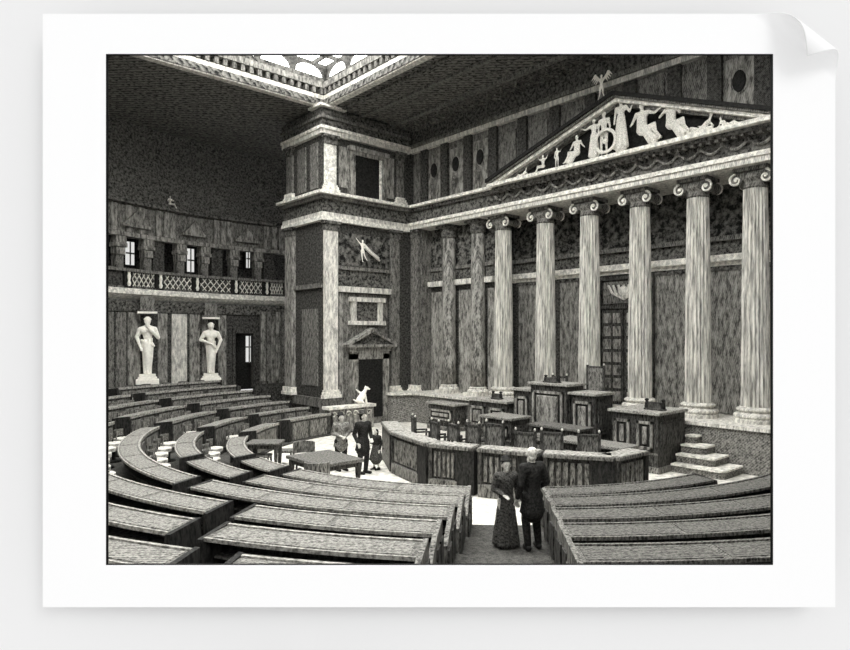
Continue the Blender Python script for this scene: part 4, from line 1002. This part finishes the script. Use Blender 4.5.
# inner platform
ip = [(c_[0], c_[1]) for c_ in corners]
ctr = Vector(CB)
poly = [tuple(Vector(p)+(ctr-Vector(p)).normalized()*.75) for p in ip]+[(16.9, 10.6), (16.9, 15.5)]
m_ = MB(); m_.prism(poly, 0, .3); st(m_.build('floor_inner', 'wood'), 'low wooden platform inside the barrier', 'floor')
def finchair(x, y, z0, h, rz, label, grp='tall chairs inside the barrier', wd=.52):
    e_ = empty('high_back_chair', (x, y, z0), label, 'chair', grp, rz=rz); hw = wd/2
    MB().box(-hw, hw, -.25, .22, .42, .5).build('seat', 'woodl', e_, bevel=.02)
    MB().box(-hw+.04, hw-.04, .2, .26, .62, h-.12).build('backrest', 'woodl', e_, bevel=.01)
    for sx in (-1, 1):
        MB().box(sx*hw-.035, sx*hw+.035, .19, .27, 0, h-.04).build('back_post', 'wood', e_)
        T = Matrix.Translation((sx*hw, .23, h-.04)); MB().lathe([(.02, 0), (.03, .02), (.032, .04), (.02, .07), (.01, .08)], n=8, T=T).build('finial', 'edge', e_, True)
        MB().box(sx*hw-.03, sx*hw+.03, -.25, -.19, 0, .66).build('leg', 'wood', e_)
        MB().box(sx*hw-.03, sx*hw+.03, -.25, .2, .66, .71).build('armrest', 'wood', e_)
    MB().box(-hw, hw, .18, .28, h-.14, h-.08).build('crest_rail', 'wood', e_)
    return e_
ch = [(421, 415, 19.9), (442, 419, 18.9), (460, 421, 18.5), (479, 421, 18.2), (499, 420, 17.0), (528, 428, 16.6), (553, 428, 16.3), (588, 430, 16.4)]
chn = ['leftmost of the tall chairs inside the barrier', 'second from the left of the tall chairs inside the barrier', 'third from the left of the tall chairs inside the barrier', 'fourth from the left of the tall chairs inside the barrier', 'fifth from the left, before the stenographers table', 'sixth from the left, just above the head of the white-haired man', 'second from the right of the tall chairs inside the barrier', 'rightmost of the tall chairs inside the barrier']
for (px, py, d), nm_ in zip(ch, chn):
    rx, ry = ray(px); x, y = rx*d, ry*d; ztop = H-(py-HY)/F*d
    th = math.atan2(12.3-y, 17.5-x)+math.pi/2
    finchair(x, y, .3, ztop-.30, th, 'dark chair, '+nm_)
def cabinet(name, x0, x1, y0, y1, z0, z1, label, cat='desk', npan=1, side='x-', topm='lip', grp=None):
    e_ = empty(name, ((x0+x1)/2, (y0+y1)/2, z0), label, cat, grp); L_ = e_.location.copy()
    def k_(mb, n, m_, **kk): o = mb.build(n, m_, e_, **kk); o.matrix_parent_inverse = Matrix.Translation(-L_); return o
    k_(MB().box(x0, x1, y0, y1, z0+.02, z1-.09), 'body', 'wood')
    k_(MB().box(x0-.1, x1+.04, y0-.1, y1+.1, z1-.09, z1), 'top', topm, bevel=.02)
    k_(MB().box(x0-.06, x1, y0-.06, y1+.06, z0, z0+.18), 'plinth', 'woodl', bevel=.02)
    w_ = (y1-y0)/npan
    for i in range(npan):
        a, b = y0+w_*i+.12, y0+w_*(i+1)-.12; zz0, zz1 = z0+.38*(z1-z0), z1-.28
        p = k_(MB().box(x0-.05, x0, a, b, zz0, zz1), 'panel', 'wooddark')
        MB().box(x0-.1, x0-.05, a, a+.08, zz0, zz1).box(x0-.1, x0-.05, b-.08, b, zz0, zz1).box(x0-.1, x0-.05, a, b, zz0, zz0+.08).box(x0-.1, x0-.05, a, b, zz1-.08, zz1).build('frame', 'panel', p)
        MB().box(x0-.11, x0-.05, a+.18, b-.18, zz0+.15, zz1-.15).build('boss', 'panel', p, bevel=.04)
    a, b = x0+.12, x1-.12
    if b-a > .3: k_(MB().box(a, b, y0-.05, y0, z0+.38*(z1-z0), z1-.28).box(a+.1, b-.1, y0-.08, y0-.05, z0+.45*(z1-z0), z1-.36), 'side_panel', 'wood', bevel=.01)
    k_(MB().box(x0-.02, x0+.03, y0, y1, z0+.3*(z1-z0), z0+.33*(z1-z0)), 'rail', 'woodl')
    return e_
cabinet('rostrum', 17.3, 18.25, 12.4, 13.9, 0, 2.4, 'tall carved central rostrum with a square panel, highest of the wooden boxes')
cabinet('lectern', 17.3, 18.3, 11.3, 12.2, 0, 2.16, 'carved wooden lectern joined to the right of the tall rostrum')
cabinet('lectern', 17.5, 18.3, 14.05, 14.85, 0, 2.12, 'carved wooden lectern left of the tall rostrum')
cabinet('side_desk', 17.05, 18.7, 9.05, 10.55, 0, 1.78, 'large panelled wooden desk block left of the stone stairs', npan=2)
cabinet('side_desk', 17.3, 18.6, 15.0, 16.9, 0, 1.62, 'large panelled wooden desk block left of the rostrum, below the leftmost portico columns', npan=2)
cabinet('stenographer_table', 15.3, 16.2, 13.1, 14.3, .3, 1.38, 'boxy carved table with a pale top below the left side of the rostrum', 'table', topm='pad')
cabinet('sideboard', 18.15, 18.85, 18.6, 20.2, 0, 1.16, 'low dark sideboard against the podium left of the portico', 'sideboard')
cabinet('writing_table', 14.5, 15.2, 8.7, 10.7, .3, 1.12, 'long low writing table with a pale top inside the right part of the barrier', 'table', npan=3, topm='pad')
cabinet('lower_desk', 16.2, 16.9, 11.2, 13.0, .3, 1.15, 'dark low desk directly below the tall rostrum', 'desk', npan=2, topm='top')
finchair(19.35, yon(592, 19.35), 1.37, 1.62, -math.pi/2, 'tall pale-backed presiding chair right of the rostrum, in front of the coffered door', None, .68)
finchair(18.85, yon(556, 18.85), 1.37, 1.22, -math.pi/2, 'chair back peeping above the tall rostrum', None, .62)
e_ = finchair(18.2, yon(655, 18.2)+.0, 1.78, .0+.42, -math.pi/2, 'x', None, .6); 
for o_ in list(e_.children): bpy.data.objects.remove(o_)
bpy.data.objects.remove(e_)
def inkstand(x, y, z, w_, h, label):
    e_ = empty('inkstand', (x, y, z), label, 'inkstand', rz=-math.pi/2)
    MB().box(-w_/2, w_/2, -.12, .12, 0, .05).box(-w_/2+.06, w_/2-.06, -.04, .04, .05, h*.7).build('tray', 'wood', e_, bevel=.01)
    for s_1 in (-1, 1): MB().lathe([(.07, .05), (.06, h*.6), (.04, h*.75), (.07, h*.9), (.02, h)], n=10, T=Matrix.Translation((s_1*w_/2*.85, 0, 0))).build('inkwell', 'void', e_)
inkstand(17.6, yon(655, 17.6), 1.78, .62, .34, 'dark inkstand with two knobs on the desk block by the stairs')
inkstand(17.5, yon(552, 17.5), 2.4, .62, .26, 'dark inkstand with two knobs on the tall rostrum')
inkstand(17.7, yon(497, 17.7), 1.62, .45, .3, 'dark inkstand on the desk block left of the rostrum')
inkstand(17.2, yon(600, 17.2)+.0, 0, .1, .1, 'x') if False else None
# stairs
se = empty('stone_stairs', (18.4, 8.3, 0), 'short flight of pale stone stairs up to the podium at the right', 'stairs')
for i in range(4):
    z0 = .25*i; x0 = 17.66+.3*i; ya = 7.45+.4*i; yb = 8.95
    pts = [(x0+.12, ya), (18.88, ya), (18.88, yb), (x0, yb), (x0, ya+.12)]
    o = MB().prism(pts, z0, z0+.2).build('riser', 'podium', se); o.matrix_parent_inverse = Matrix.Translation(-Vector(se.location))
    pts = [(x0+.08, ya-.05), (18.88, ya-.05), (18.88, yb), (x0-.05, yb), (x0-.05, ya+.08)]
    o = MB().prism(pts, z0+.2, z0+.255).build('tread', 'edge', se); o.matrix_parent_inverse = Matrix.Translation(-Vector(se.location))

# ================================================================== LIGHT, WORLD, CAMERA
wd = bpy.data.worlds.new('World'); bpy.context.scene.world = wd; wd.use_nodes = True
wd.node_tree.nodes['Background'].inputs[0].default_value = (1, 1, 1, 1); wd.node_tree.nodes['Background'].inputs[1].default_value = .86
sun = bpy.data.lights.new('sun', 'SUN'); sun.energy = .75; sun.angle = R_(28)
so = bpy.data.objects.new('sun', sun); C.objects.link(so)
# from upper right in front of the board
dv = (Vector((FX, FY, 0))*1.0+Vector((RX, RY, 0))*-.75+Vector((0, 0, -1))*.75).normalized()
so.rotation_euler = dv.to_track_quat('-Z', 'Y').to_euler(); so.location = (-3, -6, 9)
cam = bpy.data.cameras.new('cam'); co = bpy.data.objects.new('cam', cam); C.objects.link(co)
co.location = (0, 0, H); co.rotation_euler = (math.pi/2, 0, brot)
cam.sensor_width = 36; cam.lens = 36*F/850; cam.shift_y = 11/850; cam.clip_start = .05; cam.clip_end = 200
sc_ = bpy.context.scene; sc_.camera = co
sc_.view_settings.view_transform = 'Standard'; sc_.view_settings.look = 'None'; sc_.view_settings.gamma = 1; sc_.view_settings.exposure = 0; sc_.view_settings.use_curve_mapping = False
